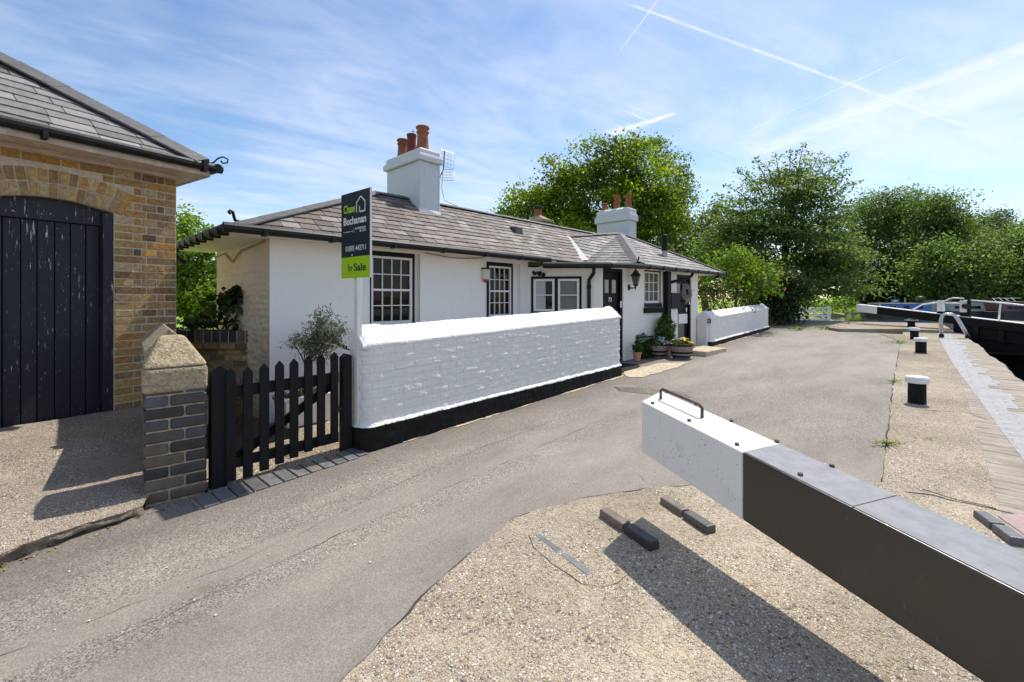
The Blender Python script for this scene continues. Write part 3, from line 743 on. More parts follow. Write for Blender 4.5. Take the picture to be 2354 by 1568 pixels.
def sash(fr, x0, x1, z0, z1, cols, rows, y, meeting=True, sur=.035, top=.07, glass='glass'):
    w = MB(); sw = .04
    a, b, c, d = x0 + sur, x1 - sur, z0 + .03, z1 - top
    w.box(a, a + sw, y - .03, y + .02, c, d); w.box(b - sw, b, y - .03, y + .02, c, d)
    w.box(a + sw, b - sw, y - .03, y + .02, c, c + .055); w.box(a + sw, b - sw, y - .03, y + .02, d - .035, d)
    zz = [c + .055 + (d - .035 - c - .055)*i/rows for i in range(rows + 1)]
    for i in range(1, rows):
        t = .016 if meeting and i == rows//2 else .0065
        w.box(a + sw, b - sw, y - (.036 if t > .01 else .022), y + .012, zz[i] - t, zz[i] + t)
    xx = [a + sw + (b - a - 2*sw)*i/cols for i in range(cols + 1)]
    for i in range(1, cols):
        for j in range(rows):
            w.box(xx[i] - .0065, xx[i] + .0065, y - .0205, y + .010, zz[j] + .0075, zz[j+1] - .0075)
    wo = w.build('window', M['white'], cot, local=fr)
    g = MB(); g.add([(a + .02, y + .004, c + .02), (b - .02, y + .004, c + .02), (b - .02, y + .004, d - .02), (a + .02, y + .004, d - .02)], [(0, 1, 2, 3)])
    g.build('pane', M[glass], wo)
    s = MB(); s.box(x0, a, y - .045, y + .03, z0, z1); s.box(b, x1, y - .045, y + .03, z0, z1); s.box(a, b, y - .045, y + .03, d, z1)
    s.box(x0, x1, -.03, y + .03, z0 - .06, z0 + .028); s.build('surround', M['black'], wo)
    return wo
sash(fF, xf(853), xf(958), w1[2], w1[3], 4, 4, .10)
sash(fF, xf(1126), xf(1184), w2_[2], w2_[3], 4, 4, .10)
# filler pieces beside the recessed sashes
for h, a, b in ((w1, xf(853), xf(958)), (w2_, xf(1126), xf(1184))):
    for q, r in ((h[0], a), (b, h[1])):
        mb = MB(); mb.box(q, r, .085, .13, h[2], h[3]); mb.build('window_lining', M['render'], cot, local=fF)
# side casement pair in a black frame
a, b, c, d = w3
mb = MB(); t = .045
for x0, x1, z0, z1 in ((a, a+t, c, d), (b-t, b, c, d), (a+t, b-t, d-t, d), (a+t, b-t, c, c+t), ((a+b)/2-.03, (a+b)/2+.03, c+t, d-t)): mb.box(x0, x1, -.02, .06, z0, z1)
mb.box(a - .04, b + .02, -.06, .0, c - .04, c - .002)
cw = mb.build('window', M['black'], cot, local=fS)
def casement(x0, x1, z0, z1, mat, nm='casement'):
    w = MB(); k = .045; zm = (z0 + z1)/2
    for q in ((x0, x0+k, z0, z1), (x1-k, x1, z0, z1), (x0+k, x1-k, z0, z0+k), (x0+k, x1-k, z1-k, z1), (x0+k, x1-k, zm-.011, zm+.011)): w.box(q[0], q[1], -.035, .03, q[2], q[3])
    o = w.build(nm, M['white'], cw, bevel=.004)
    return o
m_ = (a+b)/2
casement(a+t+.005, m_-.035, c+t+.005, d-t-.005, None); casement(m_+.035, b-t-.005, c+t+.005, d-t-.005, None)
g = MB(); g.add([(a+t, .01, c+t), (m_-.03, .01, c+t), (m_-.03, .01, d-t), (a+t, .01, d-t)], [(0, 1, 2, 3)]); g.build('pane', M['glass'], cw)
g = MB(); g.add([(m_+.03, .01, c+t), (b-t, .01, c+t), (b-t, .01, d-t), (m_+.03, .01, d-t)], [(0, 1, 2, 3)]); g.build('pane', M['glass_grey'], cw)
g = MB()
for i in range(9):
    x = a + t + .05 + i*.022; g.box(x, x + .02, .002 + .004*(i % 2), .006 + .004*(i % 2), c + .09, d - .09)
g.build('curtain', M['curtain'], cw)
# front doors
def front_door(fr, x0, x1, z0, z1, number, lower=None):
    m = MB(); f = .06
    m.box(x0, x0+f, .02, .10, z0, z1); m.box(x1-f, x1, .02, .10, z0, z1); m.box(x0+f, x1-f, .02, .10, z1-.07, z1)
    n = 6; w = (x1 - x0 - 2*f)/n
    for i in range(n): m.box(x0+f+i*w+.003, x0+f+(i+1)*w-.003, .075, .10, z0+.02, z1-.07)
    d = m.build('door', M['black'], cot, local=fr, bevel=.003)
    g = MB(); hw = (x1 - x0)*.15; zc = z1 - .07 - (z1-z0)*.075
    for xc in (x0 + (x1-x0)*.30, x0 + (x1-x0)*.66):
        g.box(xc - hw*.62, xc + hw*.62, .066, .0745, zc - .29, zc - .02)
    g.build('pane', M['glass_door'], d)
    h = MB(); h.box(x1 - f - .10, x1 - f - .06, .05, .075, z0 + (z1-z0)*.47, z0 + (z1-z0)*.54); h.box(x1 - f - .17, x1 - f - .06, .035, .052, z0 + (z1-z0)*.50, z0 + (z1-z0)*.515)
    h.build('door_handle', M['steel'], d, bevel=.003)
    h = MB(); h.box(x1 - f - .02, x1 - f + .03, .012, .0215, z0 + (z1-z0)*.58, z0 + (z1-z0)*.65); h.build('bell_push', M['plastic_white'], d, bevel=.003)
    if number:
        tm = text_mesh(number, .125, .002, 'CENTER'); tm.materials.append(M['text_white'])
        link('number', tm, d, local=Matrix.Translation(((x0+x1)/2 - .02, .068, zc - .47)) @ Matrix.Rotation(PI/2, 4, 'X'))
    return d
front_door(fD, .02, d1[1], gz(1.4) + .01, d1[3], '73')
dd = front_door(fD, d2[0], d2[1], gz(4.3) + .06, d2[3], None)
mb = MB(); mb.box(d2[0]+.07, d2[1]-.25, .060, .074, .34, 1.02); mb.build('kick_panel', simple('grey_door_paint', (.13, .125, .12), .6, .2, 8, streak=(8, 8, .8)), dd, bevel=.004)
mb = MB(); mb.box(d2[0]+.18, d2[0]+.62, .05, .058, .86, 1.10); mb.build('notice', M['text_white'], dd)
# small obscured side window with black sill
sash(fD, w4[0], w4[1], w4[2], w4[3], 3, 3, .05, False, .02, .03, 'glass_olive')
mb = MB(); mb.box(w4[0]-.03, w4[1]+.08, -.07, .04, zd(1500, 719), zd(1500, 707)); mb.build('window_sill', M['black_masonry'], cot, local=fD, bevel=.006)

# ---- roofs: every slate laid singly over a dark deck
def clip(poly, cp):
    out = poly
    for (ax, ay), (bx, by) in zip(cp, cp[1:] + cp[:1]):
        src, out = out, []
        for i in range(len(src)):
            P, Q = src[i], src[(i+1) % len(src)]
            dp = (bx-ax)*(P[1]-ay) - (by-ay)*(P[0]-ax); dq = (bx-ax)*(Q[1]-ay) - (by-ay)*(Q[0]-ax)
            if dp >= 0: out.append(P)
            if (dp >= 0) != (dq >= 0):
                t = dp/(dp - dq); out.append((P[0] + (Q[0]-P[0])*t, P[1] + (Q[1]-P[1])*t))
        if len(out) < 3: return []
    return out
def slates(mb, pts, w, ex, pal, thick=.011, over=.04, xdir=None):
    """pts: planar polygon, first two points along the eave"""
    pts = [Vector(p) for p in pts]; O = pts[0]; nrm = (pts[1]-pts[0]).cross(pts[2]-pts[0]).normalized()
    X = Vector(xdir) if xdir is not None else (pts[1] - pts[0]); X = (X - nrm*X.dot(nrm)).normalized(); Y = nrm.cross(X)
    P2 = [((p - O).dot(X), (p - O).dot(Y)) for p in pts]
    if sum(a[0]*b[1] - b[0]*a[1] for a, b in zip(P2, P2[1:] + P2[:1])) < 0: P2 = P2[::-1]
    P2o = [(x, y if y > .02 else y - over) for x, y in P2]
    x0, x1 = min(p[0] for p in P2), max(p[0] for p in P2); y1 = max(p[1] for p in P2)
    rows = int((y1 + over)/ex) + 1
    for j in range(rows):
        y = -over + j*ex; x = x0 - random.random()*w - (w/2 if j % 2 else 0)
        while x < x1:
            ww = w*random.uniform(.9, 1.1); dy = random.gauss(0, .004); g = .0045
            c = random.choice(pal); k = random.uniform(.78, 1.25); col = tuple(v*k for v in c)
            poly = clip([(x+g, y+dy), (x+ww-g, y+dy+random.gauss(0, .002)), (x+ww-g, y+ex*1.12), (x+g, y+ex*1.12)], P2o)
            x += ww
            if len(poly) < 3: continue
            lift = thick + random.uniform(0, .006); tw = random.gauss(0, .003)
            def h(px_, py_): return .003 + lift*(1 - (py_ - y)/ex*.92) + tw*((px_ - x)/ww + .5)
            top = [O + X*a + Y*b + nrm*max(h(a, b), .002) for a, b in poly]; bot = [O + X*a + Y*b - nrm*.004 for a, b in poly]
            n = len(poly)
            mb.add(top + bot, [list(range(n))] + [(i, i+n, (i+1) % n + n, (i+1) % n) for i in range(n)], col)
    mb.add([p - nrm*.003 for p in pts], [list(range(len(pts)))], (.03, .03, .03))
def caps(mb, a, b, w, seg, h=.05, t=.016, lift=.02):
    a, b = Vector(a), Vector(b); d = (b - a); L = d.length; d.normalize(); sd_ = d.cross(Vector((0, 0, 1))).normalized(); up = sd_.cross(d)
    n = max(1, round(L/seg))
    for i in range(n):
        p, q = a + d*(L*i/n + .004), a + d*(L*(i+1)/n - .004 + (.012 if i < n-1 else 0)); k = lift + .003*(i % 2) + random.uniform(0, .006)
        for P, Q in ((p, q),):
            vs = []
            for e in (P, Q):
                vs += [e - sd_*w + up*(k - h), e + up*k, e + sd_*w + up*(k - h), e - sd_*w + up*(k - h + t), e + up*(k + t), e + sd_*w + up*(k - h + t)]
            mb.add(vs, [(3, 9, 10, 4), (4, 10, 11, 5), (0, 1, 7, 6), (1, 2, 8, 7), (0, 6, 9, 3), (2, 5, 11, 8), (0, 3, 4, 1), (1, 4, 5, 2), (6, 7, 10, 9), (7, 8, 11, 10)])
PAL = [(.64*c[0], .615*c[1], .595*c[2]) for c in [(.20, .175, .16), (.245, .215, .195), (.16, .145, .14), (.22, .175, .155), (.28, .265, .25), (.19, .155, .145), (.235, .205, .18), (.13, .115, .11), (.33, .31, .29)]]
ZE, ZR = 2.296, 3.36
e1, e2, r1, r2 = (-5.59, 1.65, ZE), (5.5, 1.65, ZE), (6.3, 3.16, ZR), (-2.95, 3.16, ZR)
e0 = (-5.59, 4.67, ZE); e3 = (6.6, 4.67, ZE)
rf = MB()
slates(rf, [e1, e2, r1, r2], .24, .155, PAL); slates(rf, [e0, e1, r2], .24, .155, PAL); slates(rf, [e3, e0, r2, r1], .5, .3, PAL)
Hh, A_, R_, E2, GL, BD = (1.434, .40, 2.22), (3.17, 1.83, 3.15), (2.21, 2.8, 3.06), (5.88, .15, 2.19), (-.277, 1.51, 2.155), (.637, .607, 2.18)
PALP = [(.20, .19, .18), (.25, .235, .225), (.18, .17, .165), (.28, .265, .25), (.22, .20, .19)]
VV = (1.343, 1.65, 2.30); slates(rf, [VV, Hh, A_], .27, .16, PALP); slates(rf, [VV, A_, R_], .27, .16, PALP, xdir=Vector(Hh) - Vector(VV)); rf.add([(*GL[:2], 2.14), (*BD[:2], 2.14), (*Hh[:2], 2.14), (1.34, 1.65, 2.14), (.2, 1.66, 2.14)], [(0, 1, 2, 3, 4)], (.06, .06, .06)); slates(rf, [Hh, E2, A_], .27, .16, PALP)
slates(rf, [E2, e3, r1], .5, .3, PAL); rf.add([E2, r1, A_], [(0, 1, 2)], (.15, .14, .14))
roof = rf.build('roof', M['slate'], cot)
rc = MB(); caps(rc, r2, r1, .10, .45); caps(rc, e1, r2, .11, .42, .045); caps(rc, e0, r2, .11, .45)
rc.build('ridge_tiles', M['ridge'], roof); rc = MB()
caps(rc, A_, R_, .10, .36); caps(rc, Hh, A_, .13, .36, .05); caps(rc, E2, A_, .09, .40, .04)
rc.build('ridge_tiles', M['ridge'], roof)
ld = MB()
v0, v1 = Vector(VV) + Vector((0, 0, .02)), Vector(R_) + Vector((0, 0, .03)); sdv = Vector((.07, -.05, 0))
ld.add([v0 - sdv + Vector((0,0,.02)), v0 + sdv + Vector((0,0,.03)), v1 + sdv*.8 + Vector((0,0,.02)), v1 - sdv*.8 + Vector((0,0,.02))], [(0, 1, 2, 3)])
ld.build('valley_lead', M['lead'], roof)
# hip iron at the roof corner
hk = MB(); pts = [Vector((-5.45, 1.79, 2.37)), Vector((-5.55, 1.69, 2.37)), Vector((-5.57, 1.67, 2.42)), Vector((-5.58, 1.66, 2.455)), Vector((-5.61, 1.64, 2.465)), Vector((-5.63, 1.63, 2.445)), Vector((-5.61, 1.64, 2.43))]
hk.tube(pts, .016, 6); hk.build('hip_iron', M['iron'], roof, smooth=True)
hk = MB(); hk.tube([(1.48, .46, 2.26), (1.43, .40, 2.29), (1.41, .38, 2.35)], .014, 6); hk.build('hip_iron', M['iron'], roof, smooth=True)
# roof vent
x_, y_ = s_on(1187, 2.55), 2.55; mb = MB(); zz = ZE + (y_ - 1.65)*.7046
mb.hexa([(x_-.12, y_-.10, zz-.06), (x_+.12, y_-.10, zz-.06), (x_+.12, y_+.12, zz+.08), (x_-.12, y_+.12, zz+.08), (x_-.11, y_-.09, zz+.10), (x_+.11, y_-.09, zz+.10), (x_+.10, y_+.10, zz+.12), (x_-.10, y_+.10, zz+.12)])
mb.build('roof_vent', M['ridge'], roof, bevel=.02)
# black flue over the porch
fx_, fy_ = s_on(1528, .80), .80
mb = MB(); mb.lathe([(.065, 2.35), (.065, 2.66)], 16, fr=T(fx_, fy_)); fl = mb.build('flue_pipe', M['lead'], roof, smooth=False)
mb = MB(); mb.lathe([(.072, 2.66), (.072, 3.05), (.06, 3.06)], 16, fr=T(fx_, fy_)); mb.build('flue_sleeve', M['black'], fl)
# soffit and fascia
sf = MB()
sf.box(-5.57, .2, 1.67, 2.0, 2.238, 2.252); sf.box(-5.57, SL, 2.0, 4.6, 2.238, 2.252)
sf.box(-5.585, .3, 1.655, 1.675, 2.235, 2.29); sf.box(-5.585, -5.565, 1.675, 4.65, 2.235, 2.29)
sf.build('soffit', M['soffit'], roof)
sf = MB(); sf.slab([(-.25, 1.53), (.65, .64), (1.434, .43), (5.80, .18), (5.80, 1.0), (2, 2.2), (.2, 2.2)], 2.125, 2.135); sf.build('porch_soffit', M['soffit'], roof)
gt = MB()
gt.tube([(-5.64, 4.7, 2.27), (-5.64, 3.2, 2.272), (-5.64, 1.60, 2.275)], .055, 10); gt.tube([(-5.69, 1.60, 2.275), (-2.5, 1.60, 2.27), (.02, 1.60, 2.265)], .055, 10)
for s in (-5.3, -4.5, -3.6, -2.7, -1.8, -.9): gt.box(s, s + .05, 1.54, 1.66, 2.21, 2.29)
for p in np.arange(1.8, 4.6, .32): gt.box(-5.70, -5.58, p, p + .03, 2.205, 2.29)
gut = gt.build('gutter', M['gutter'], cot, smooth=False)
gt = MB(); gt.tube([(-.34, 1.49, 2.135), (.60, .55, 2.14)], .062, 10); gt.tube([(.60, .55, 2.14), (1.0, .42, 2.145), (1.44, .34, 2.15), (1.55, .33, 2.15)], .052, 10); gt.tube([(1.50, .335, 2.155), (3.5, .22, 2.15), (5.95, .08, 2.145)], .045, 10)
for t in np.linspace(.05, .97, 8): gt.box(1.5 + 4.4*t, 1.53 + 4.4*t, .30 - .25*t - .02, .30 - .25*t + .09, 2.10, 2.19)
gt.build('gutter', M['gutter'], cot)
# downpipe with swan neck
x_ = xs_(1356); P0 = fS @ Vector((x_ + .06, -.26, 2.10)); P1 = fS @ Vector((x_ + .06, -.24, 1.99)); P2 = fS @ Vector((x_ - .02, -.06, 1.86)); P3 = fS @ Vector((x_ - .02, -.055, .1))
mb = MB(); mb.tube([P0, (P0+P1)/2, P1, (P1*.6+P2*.4), P2, P2 + Vector((0, 0, -.1)), P3], .037, 10); mb.tube([P2 + Vector((0, 0, -.10)), P2 + Vector((0, 0, -.17))], .047, 10)
mb.build('downpipe', M['iron'], cot, smooth=True)
mb = MB(); mb.tube([(5.60, .12, 2.13), (5.62, .30, 2.05)], .035, 8); mb.build('downpipe', M['iron'], cot)
mb = MB(); mb.tube([Vector((-5.62, 4.68, 2.25)), Vector((-5.55, 4.62, 2.12)), Vector((-5.45, 4.55, 2.05))], .035, 8); mb.build('downpipe', M['iron'], cot, smooth=True)

# chimneys
def chimney(s0, p0, ws, wp, z0, zc, zt, pots, base=True):
    m = MB()
    m.box(s0, s0+ws, p0, p0+wp, z0, zc)
    m.box(s0-.012, s0+ws*.16, p0-.012, p0+wp*.10, z0, zc); m.box(s0+ws*.93, s0+ws+.012, p0-.012, p0+wp*.12, z0, zc)
    for o_, a, b in ((.055, zc, zc+(zt-zc)*.50), (.03, zc+(zt-zc)*.50, zc+(zt-zc)*.66), (.012, zc+(zt-zc)*.66, zt)): m.box(s0-o_, s0+ws+o_, p0-o_, p0+wp+o_, a, b)
    c = m.build('chimney', M['chimney'], cot, bevel=.018)
    f = MB(); f.hexa([(s0-.01, p0-.01, zt), (s0+ws+.01, p0-.01, zt), (s0+ws+.01, p0+wp+.01, zt), (s0-.01, p0+wp+.01, zt), (s0+ws*.25, p0+wp*.12, zt+.07), (s0+ws*.75, p0+wp*.12, zt+.07), (s0+ws*.75, p0+wp*.88, zt+.07), (s0+ws*.25, p0+wp*.88, zt+.07)])
    f.build('flaunching', M['chimney'], c, bevel=.02)
    for (t, r, h, col, roll) in pots:
        q = MB()
        prof = [(r*1.0, zt), (r*1.0, zt+.06), (r*.86, zt+h*.35), (r*.80, zt+h*.72)]
        prof += [(r*.95, zt+h*.76), (r*.95, zt+h*.80), (r*.80, zt+h*.83), (r*.82, zt+h*.88), (r*1.0, zt+h*.92), (r*1.02, zt+h*.97), (r*.9, zt+h)] if roll else [(r*.84, zt+h*.9), (r*.9, zt+h*.92), (r*.9, zt+h)]
        prof += [(r*.66, zt+h), (r*.62, zt+h*.6)]
        q.lathe(prof, 20, col, T(s0+ws/2, p0+wp*t)); po = q.build('chimney_pot', M['terracotta'], c, smooth=False)
        if col[0] < .8:
            k = MB(); k.tube([(s0+ws/2, p0+wp*t-.04, zt+h), (s0+ws/2, p0+wp*t-.05, zt+h+.09)], .006, 5); k.tube([(s0+ws/2-.05, p0+wp*t-.05, zt+h+.04), (s0+ws/2+.05, p0+wp*t-.05, zt+h+.05)], .005, 5)
            k.build('pot_terminal', M['iron'], po)
    return c
c1_ = chimney(-2.31, 2.75, .435, 1.12, 2.7, 4.00, 4.22, [(.20, .125, .50, (1.0, 1.0, 1.0), True), (.52, .105, .44, (.45, .30, .30), False), (.80, .11, .42, (.85, .78, .75), True)])
lb = MB(); lb.hexa([(-2.34, 2.70, 2.99), (-1.84, 2.70, 2.99), (-1.84, 2.80, 3.02), (-2.34, 2.80, 3.02), (-2.33, 2.735, 3.11), (-1.86, 2.735, 3.11), (-1.86, 2.77, 3.14), (-2.33, 2.77, 3.14)])
lb.build('flashing', M['plastic_white'], c1_, bevel=.01)
chimney(5.12, 2.6, .41, 1.14, 2.6, 3.84, 4.20, [(.13, .105, .46, (.9, .85, .8), False), (.48, .105, .50, (.95, .82, .75), False), (.86, .10, .30, (1, .95, .85), True)])
m = MB(); s_, p_ = s_on(1237, 4.4), 4.4
m.box(s_-.2, s_+.2, p_-.35, p_+.35, 2.6, 3.68); m.box(s_-.24, s_+.24, p_-.40, p_+.40, 3.68, 3.76)
m.hexa([(s_-.2, p_-.36, 3.76), (s_+.2, p_-.36, 3.76), (s_+.2, p_+.36, 3.76), (s_-.2, p_+.36, 3.76), (s_-.09, p_-.1, 3.90), (s_+.09, p_-.1, 3.90), (s_+.09, p_+.1, 3.90), (s_-.09, p_+.1, 3.90)])
c3 = m.build('chimney', M['stone'], cot, bevel=.02); c3['label'] = 'squat unpainted stone chimney behind the ridge'
q = MB(); q.lathe([(.12, 3.86), (.10, 4.0), (.11, 4.06), (.11, 4.09), (.07, 4.09)], 14, (.9, .8, .75), T(s_, p_)); po = q.build('chimney_pot', M['terracotta'], c3)
q = MB(); q.lathe([(.10, 4.09), (.13, 4.10), (.13, 4.17), (.1, 4.18)], 14, fr=T(s_, p_)); q.build('pot_terminal', M['iron'], po)
# aerial on the big chimney, with its cable
ae = thing('tv_aerial', 'grid television aerial fixed to the side of the large white chimney', 'aerial', FRAME)
cs, cp_ = -1.86, 2.80
m = MB(); m.tube([(cs, cp_, 3.72), (cs + .10, cp_ - .03, 3.95), (cs + .12, cp_ - .03, 4.32)], .011, 6); m.build('mast', M['iron'], ae)
def grid(z0, z1, tilt):
    m = MB()
    for i in range(5):
        z = z0 + (z1-z0)*i/4; m.tube([(cs + .02, cp_ - .06, z), (cs + .30, cp_ - .09, z - .02*tilt)], .0045, 4)
    for i in range(5):
        x = cs + .02 + .07*i; m.tube([(x, cp_ - .06 - .0075*i, z0 - .005*i*tilt), (x + .02*tilt, cp_ - .06 - .0075*i, z1 - .005*i*tilt)], .0045, 4)
    return m
grid(4.00, 4.30, 1).build('reflector', M['steel'], ae); grid(3.72, 3.93, -2).build('reflector', M['steel'], ae)
m = MB(); m.tube([(cs+.1, cp_, 3.9), (cs+.12, cp_+.05, 3.6), (cs+.3, cp_+.2, 3.42), (cs+.75, cp_+.35, 3.40)], .005, 4); m.build('cable', M['iron'], ae)
# timber post and bracket under the porch eave
m = MB(); x_ = xd(1527); m.box(x_-.07, x_+.09, -.13, -.01, gz(3.0), 2.17); pst = m.build('porch_post', M['black_wood'], cot, local=fD, bevel=.006)
m = MB(); m.tube([(x_+.05, -.10, 1.86), (x_+.75, -.16, 1.97), (x_+.95, -.20, 2.05), (x_+.95, -.22, 2.14)], .035, 8); m.build('bracket', M['black'], pst, smooth=True)
m = MB(); a, b = xd(1535), xd(1556); m.box(a, b, -.10, -.01, zd(1545, 709), zd(1545, 674)); mbx = m.build('meter_box', M['black'], cot, local=fD, bevel=.008)
m = MB(); m.box(a + .02, b - .02, -.035, -.012, .35, zd(1545, 711)); m.build('white_panel', M['plastic_white'], cot, local=fD, bevel=.004)
m = MB(); x_ = xd(1498); z_ = zd(1498, 772); m.tube([(xd(1476), -.015, z_), (xd(1476), -.09, z_), (xd(1492), -.10, z_)], .016, 6); m.build('grab_rail', M['iron'], cot, local=fD)
# burglar alarm, cables
m = MB(); x_ = xf(1113); z_ = 1.86; m.prism([(x_-.07, z_-.02), (x_+.09, z_-.02), (x_+.09, z_+.17), (x_-.07, z_+.17)], -.06, -.002)
al = m.build('alarm_box', M['cream'], cot, local=fF, bevel=.012)
m = MB(); m.prism([(x_-.06, z_-.021), (x_+.01, z_-.08), (x_+.08, z_-.021)], -.058, -.004); m.build('strobe', M['red'], al, bevel=.008)
m = MB(); m.box(x_-.075, x_+.095, -.066, -.001, z_+.17, z_+.19); m.build('lid', M['black'], al)
m = MB(); xs = np.linspace(xf(975), xf(1110), 9); m.tube([(float(x), -.012, 2.235 - .045*math.sin(PI*i/8)) for i, x in enumerate(xs)], .008, 5); m.build('cable', M['rope'], cot, local=fF)
m = MB(); m.tube([(.0, -.02, 2.16), (.5, -.02, 2.17), (.9, -.025, 2.02), (1.3, -.03, 2.16), (2.2, -.02, 2.21)], .010, 5); m.build('cable', M['rope'], cot, local=fE)
# small carved figure over the casement
m = MB(); x_ = xs_(1240)
for i in range(9):
    dx, dz, r = random.uniform(-.12, .12), random.uniform(0, .07), random.uniform(.025, .045); m.lathe([(0.002, -r), (r*.8, -r*.5), (r, 0), (r*.7, r*.6), (.002, r)], 8, fr=Matrix.Translation((x_ + dx, -.05, w3[3] + .03 + dz)))
m.build('ornament', M['iron'], cot, local=fS)

# ------------------------------------------------------------------ things round the doors
def lantern(name, label, mat):
    l = thing(name, label, 'lantern', mat)                       # origin on the wall, -y outwards
    m = MB(); m.lathe([(.002, -.02), (.05, -.018), (.055, 0), (.05, .002)], 14, fr=Matrix.Rotation(PI/2, 4, 'X') @ Matrix.Scale(1.25, 4, (0, 1, 0))); m.build('backplate', M['iron'], l)
    m = MB(); m.tube([(0, -.01, 0), (0, -.07, -.015), (0, -.13, -.01), (0, -.16, .03)], .013, 8); m.tube([(0, -.16, -.06), (0, -.16, .04)], [.004, .02], 8); m.build('arm', M['iron'], l, smooth=True)
    m = MB()
    for k in range(6):
        a = PI/3*k; m.tube([(.045*math.cos(a), -.16 + .045*math.sin(a), .05), (.085*math.cos(a), -.16 + .085*math.sin(a), .24)], .006, 5)
    m.lathe([(.04, .03), (.055, .05), (.04, .06)], 12, fr=T(0, -.16)); m.lathe([(.09, .235), (.115, .25), (.10, .265), (.055, .32), (.05, .34), (.02, .36), (.012, .40), (.02, .41), (.002, .43)], 12, fr=T(0, -.16))
    m.build('frame', M['iron'], l)
    m = MB(); m.lathe([(.036, .06), (.076, .235)], 6, fr=T(0, -.16)); m.build('glass', M['glass_olive'], l)
    m = MB(); m.lathe([(.02, .07), (.026, .12), (.024, .19), (.005, .20)], 10, fr=T(0, -.1605)); m.build('bulb', M['plastic_white'], l)
    return l
lx = xd(1446); lantern('wall_lantern', 'black wall lantern between the 73 door and the small paned window', FRAME @ fD @ Matrix.Translation((lx, -.003, zd(1446, 661))))
lx = LD - .02; lantern('wall_lantern', 'black wall lantern at the far end of the cottage by the shrubs', FRAME @ Matrix.Translation((4.95, .75, 1.62)) @ Matrix.Rotation(PI*.45, 4, 'Z'))
# wreath on the far door
wr = thing('door_wreath', 'round dried wreath hanging on the half-glazed far door', 'wreath', FRAME @ fD @ Matrix.Translation(((d2[0]+d2[1])/2 + .12, .02, zd(1576, 674))))
m = MB()
for k in range(420):
    a = random.uniform(0, 2*PI); r = .165 + random.gauss(0, .036); a2 = a + random.uniform(.1, .25); r2_ = r + random.uniform(-.03, .05)
    m.tube([(r*math.cos(a), random.gauss(-.03, .02), r*math.sin(a)), (r2_*math.cos(a2), random.gauss(-.035, .025), r2_*math.sin(a2))], [.009, .004], 4)
m.build('twigs', M['wreath'], wr)
# step slab before the far door
st = MB()
q = [G(1603, 801), G(1673, 809), G(1626, 825), G(1560, 822)]
q = [(4.30, .40), (4.02, -.50), (2.95, -.42), (2.95, .45)]
st.slab([(s, p) for s, p in q][::-1], .18, .325)
o = tag(st.build('door_step', M['slabstone'], None, bevel=.012), 'flat stone door step before the far door beside the barrels', 'step'); o.matrix_world = FRAME
bmz = bmesh.new(); bmz.from_mesh(o.data); bmesh.ops.recalc_face_normals(bmz, faces=bmz.faces[:]); bmz.to_mesh(o.data); bmz.free()
st = MB(); cp = [(.72, .10)] + [(.72 + .62*math.sin(a), .60 - .50*math.cos(a)) for a in np.linspace(0, PI*.5, 8)] + [(1.34, .72), (.70, .78), (.05, .78), (.05, .10)]
st.slab([(s, p) for s, p in cp], .10, .165); o = tag(st.build('door_step', M['black_masonry'], None), 'black doorstep at the foot of the 73 door', 'step'); o.matrix_world = FRAME
bmz = bmesh.new(); bmz.from_mesh(o.data); bmesh.ops.recalc_face_normals(bmz, faces=bmz.faces[:]); bmz.to_mesh(o.data); bmz.free()
# ------------------------------------------------------------------ yellow brick outbuilding on the left
CB = (-4.12, 5.5); XB = (.534, .8455); LB = 4.2
fB, _ = fr_line((CB[0] - XB[0]*LB, CB[1] - XB[1]*LB), CB)
ob = thing('brick_outbuilding', 'yellow stock brick outbuilding with arched black boarded door and slate roof', 'outbuilding', fB)
YEL = [tuple(k*v for k, v in zip((.80, .79, .95), c)) for c in [(.50, .30, .09), (.56, .36, .12), (.43, .26, .085), (.47, .31, .13), (.33, .195, .07), (.55, .31, .07), (.26, .16, .07), (.60, .43, .19), (.52, .26, .06)]]
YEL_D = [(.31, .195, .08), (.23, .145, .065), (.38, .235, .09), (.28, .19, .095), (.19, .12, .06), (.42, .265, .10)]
Z0, ZT, CH = .15, 2.99, .0876
DX0, DX1, ZSP, RISE = LB - 1.56, LB - .596, 2.447, .085         # door opening
xc = (DX0 + DX1)/2; ha = (DX1 - DX0)/2; R0 = (ha*ha + RISE*RISE)/(2*RISE); zcn = ZSP + RISE - R0; RT = .285
def jit(c, k=.18): f = random.uniform(1-k, 1+k); return tuple(v*f for v in c)
br = MB(); row = 0; z = Z0
def brick_box(mb, x0, x1, z0, z1, y0=-.004, y1=.05, pal=YEL):
    if x1 - x0 < .02: return
    d = random.gauss(0, .0025); mb.box(x0, x1, y0 + d, y1, z0 + random.gauss(0, .0008), z1 + random.gauss(0, .0008), jit(random.choice(pal)))
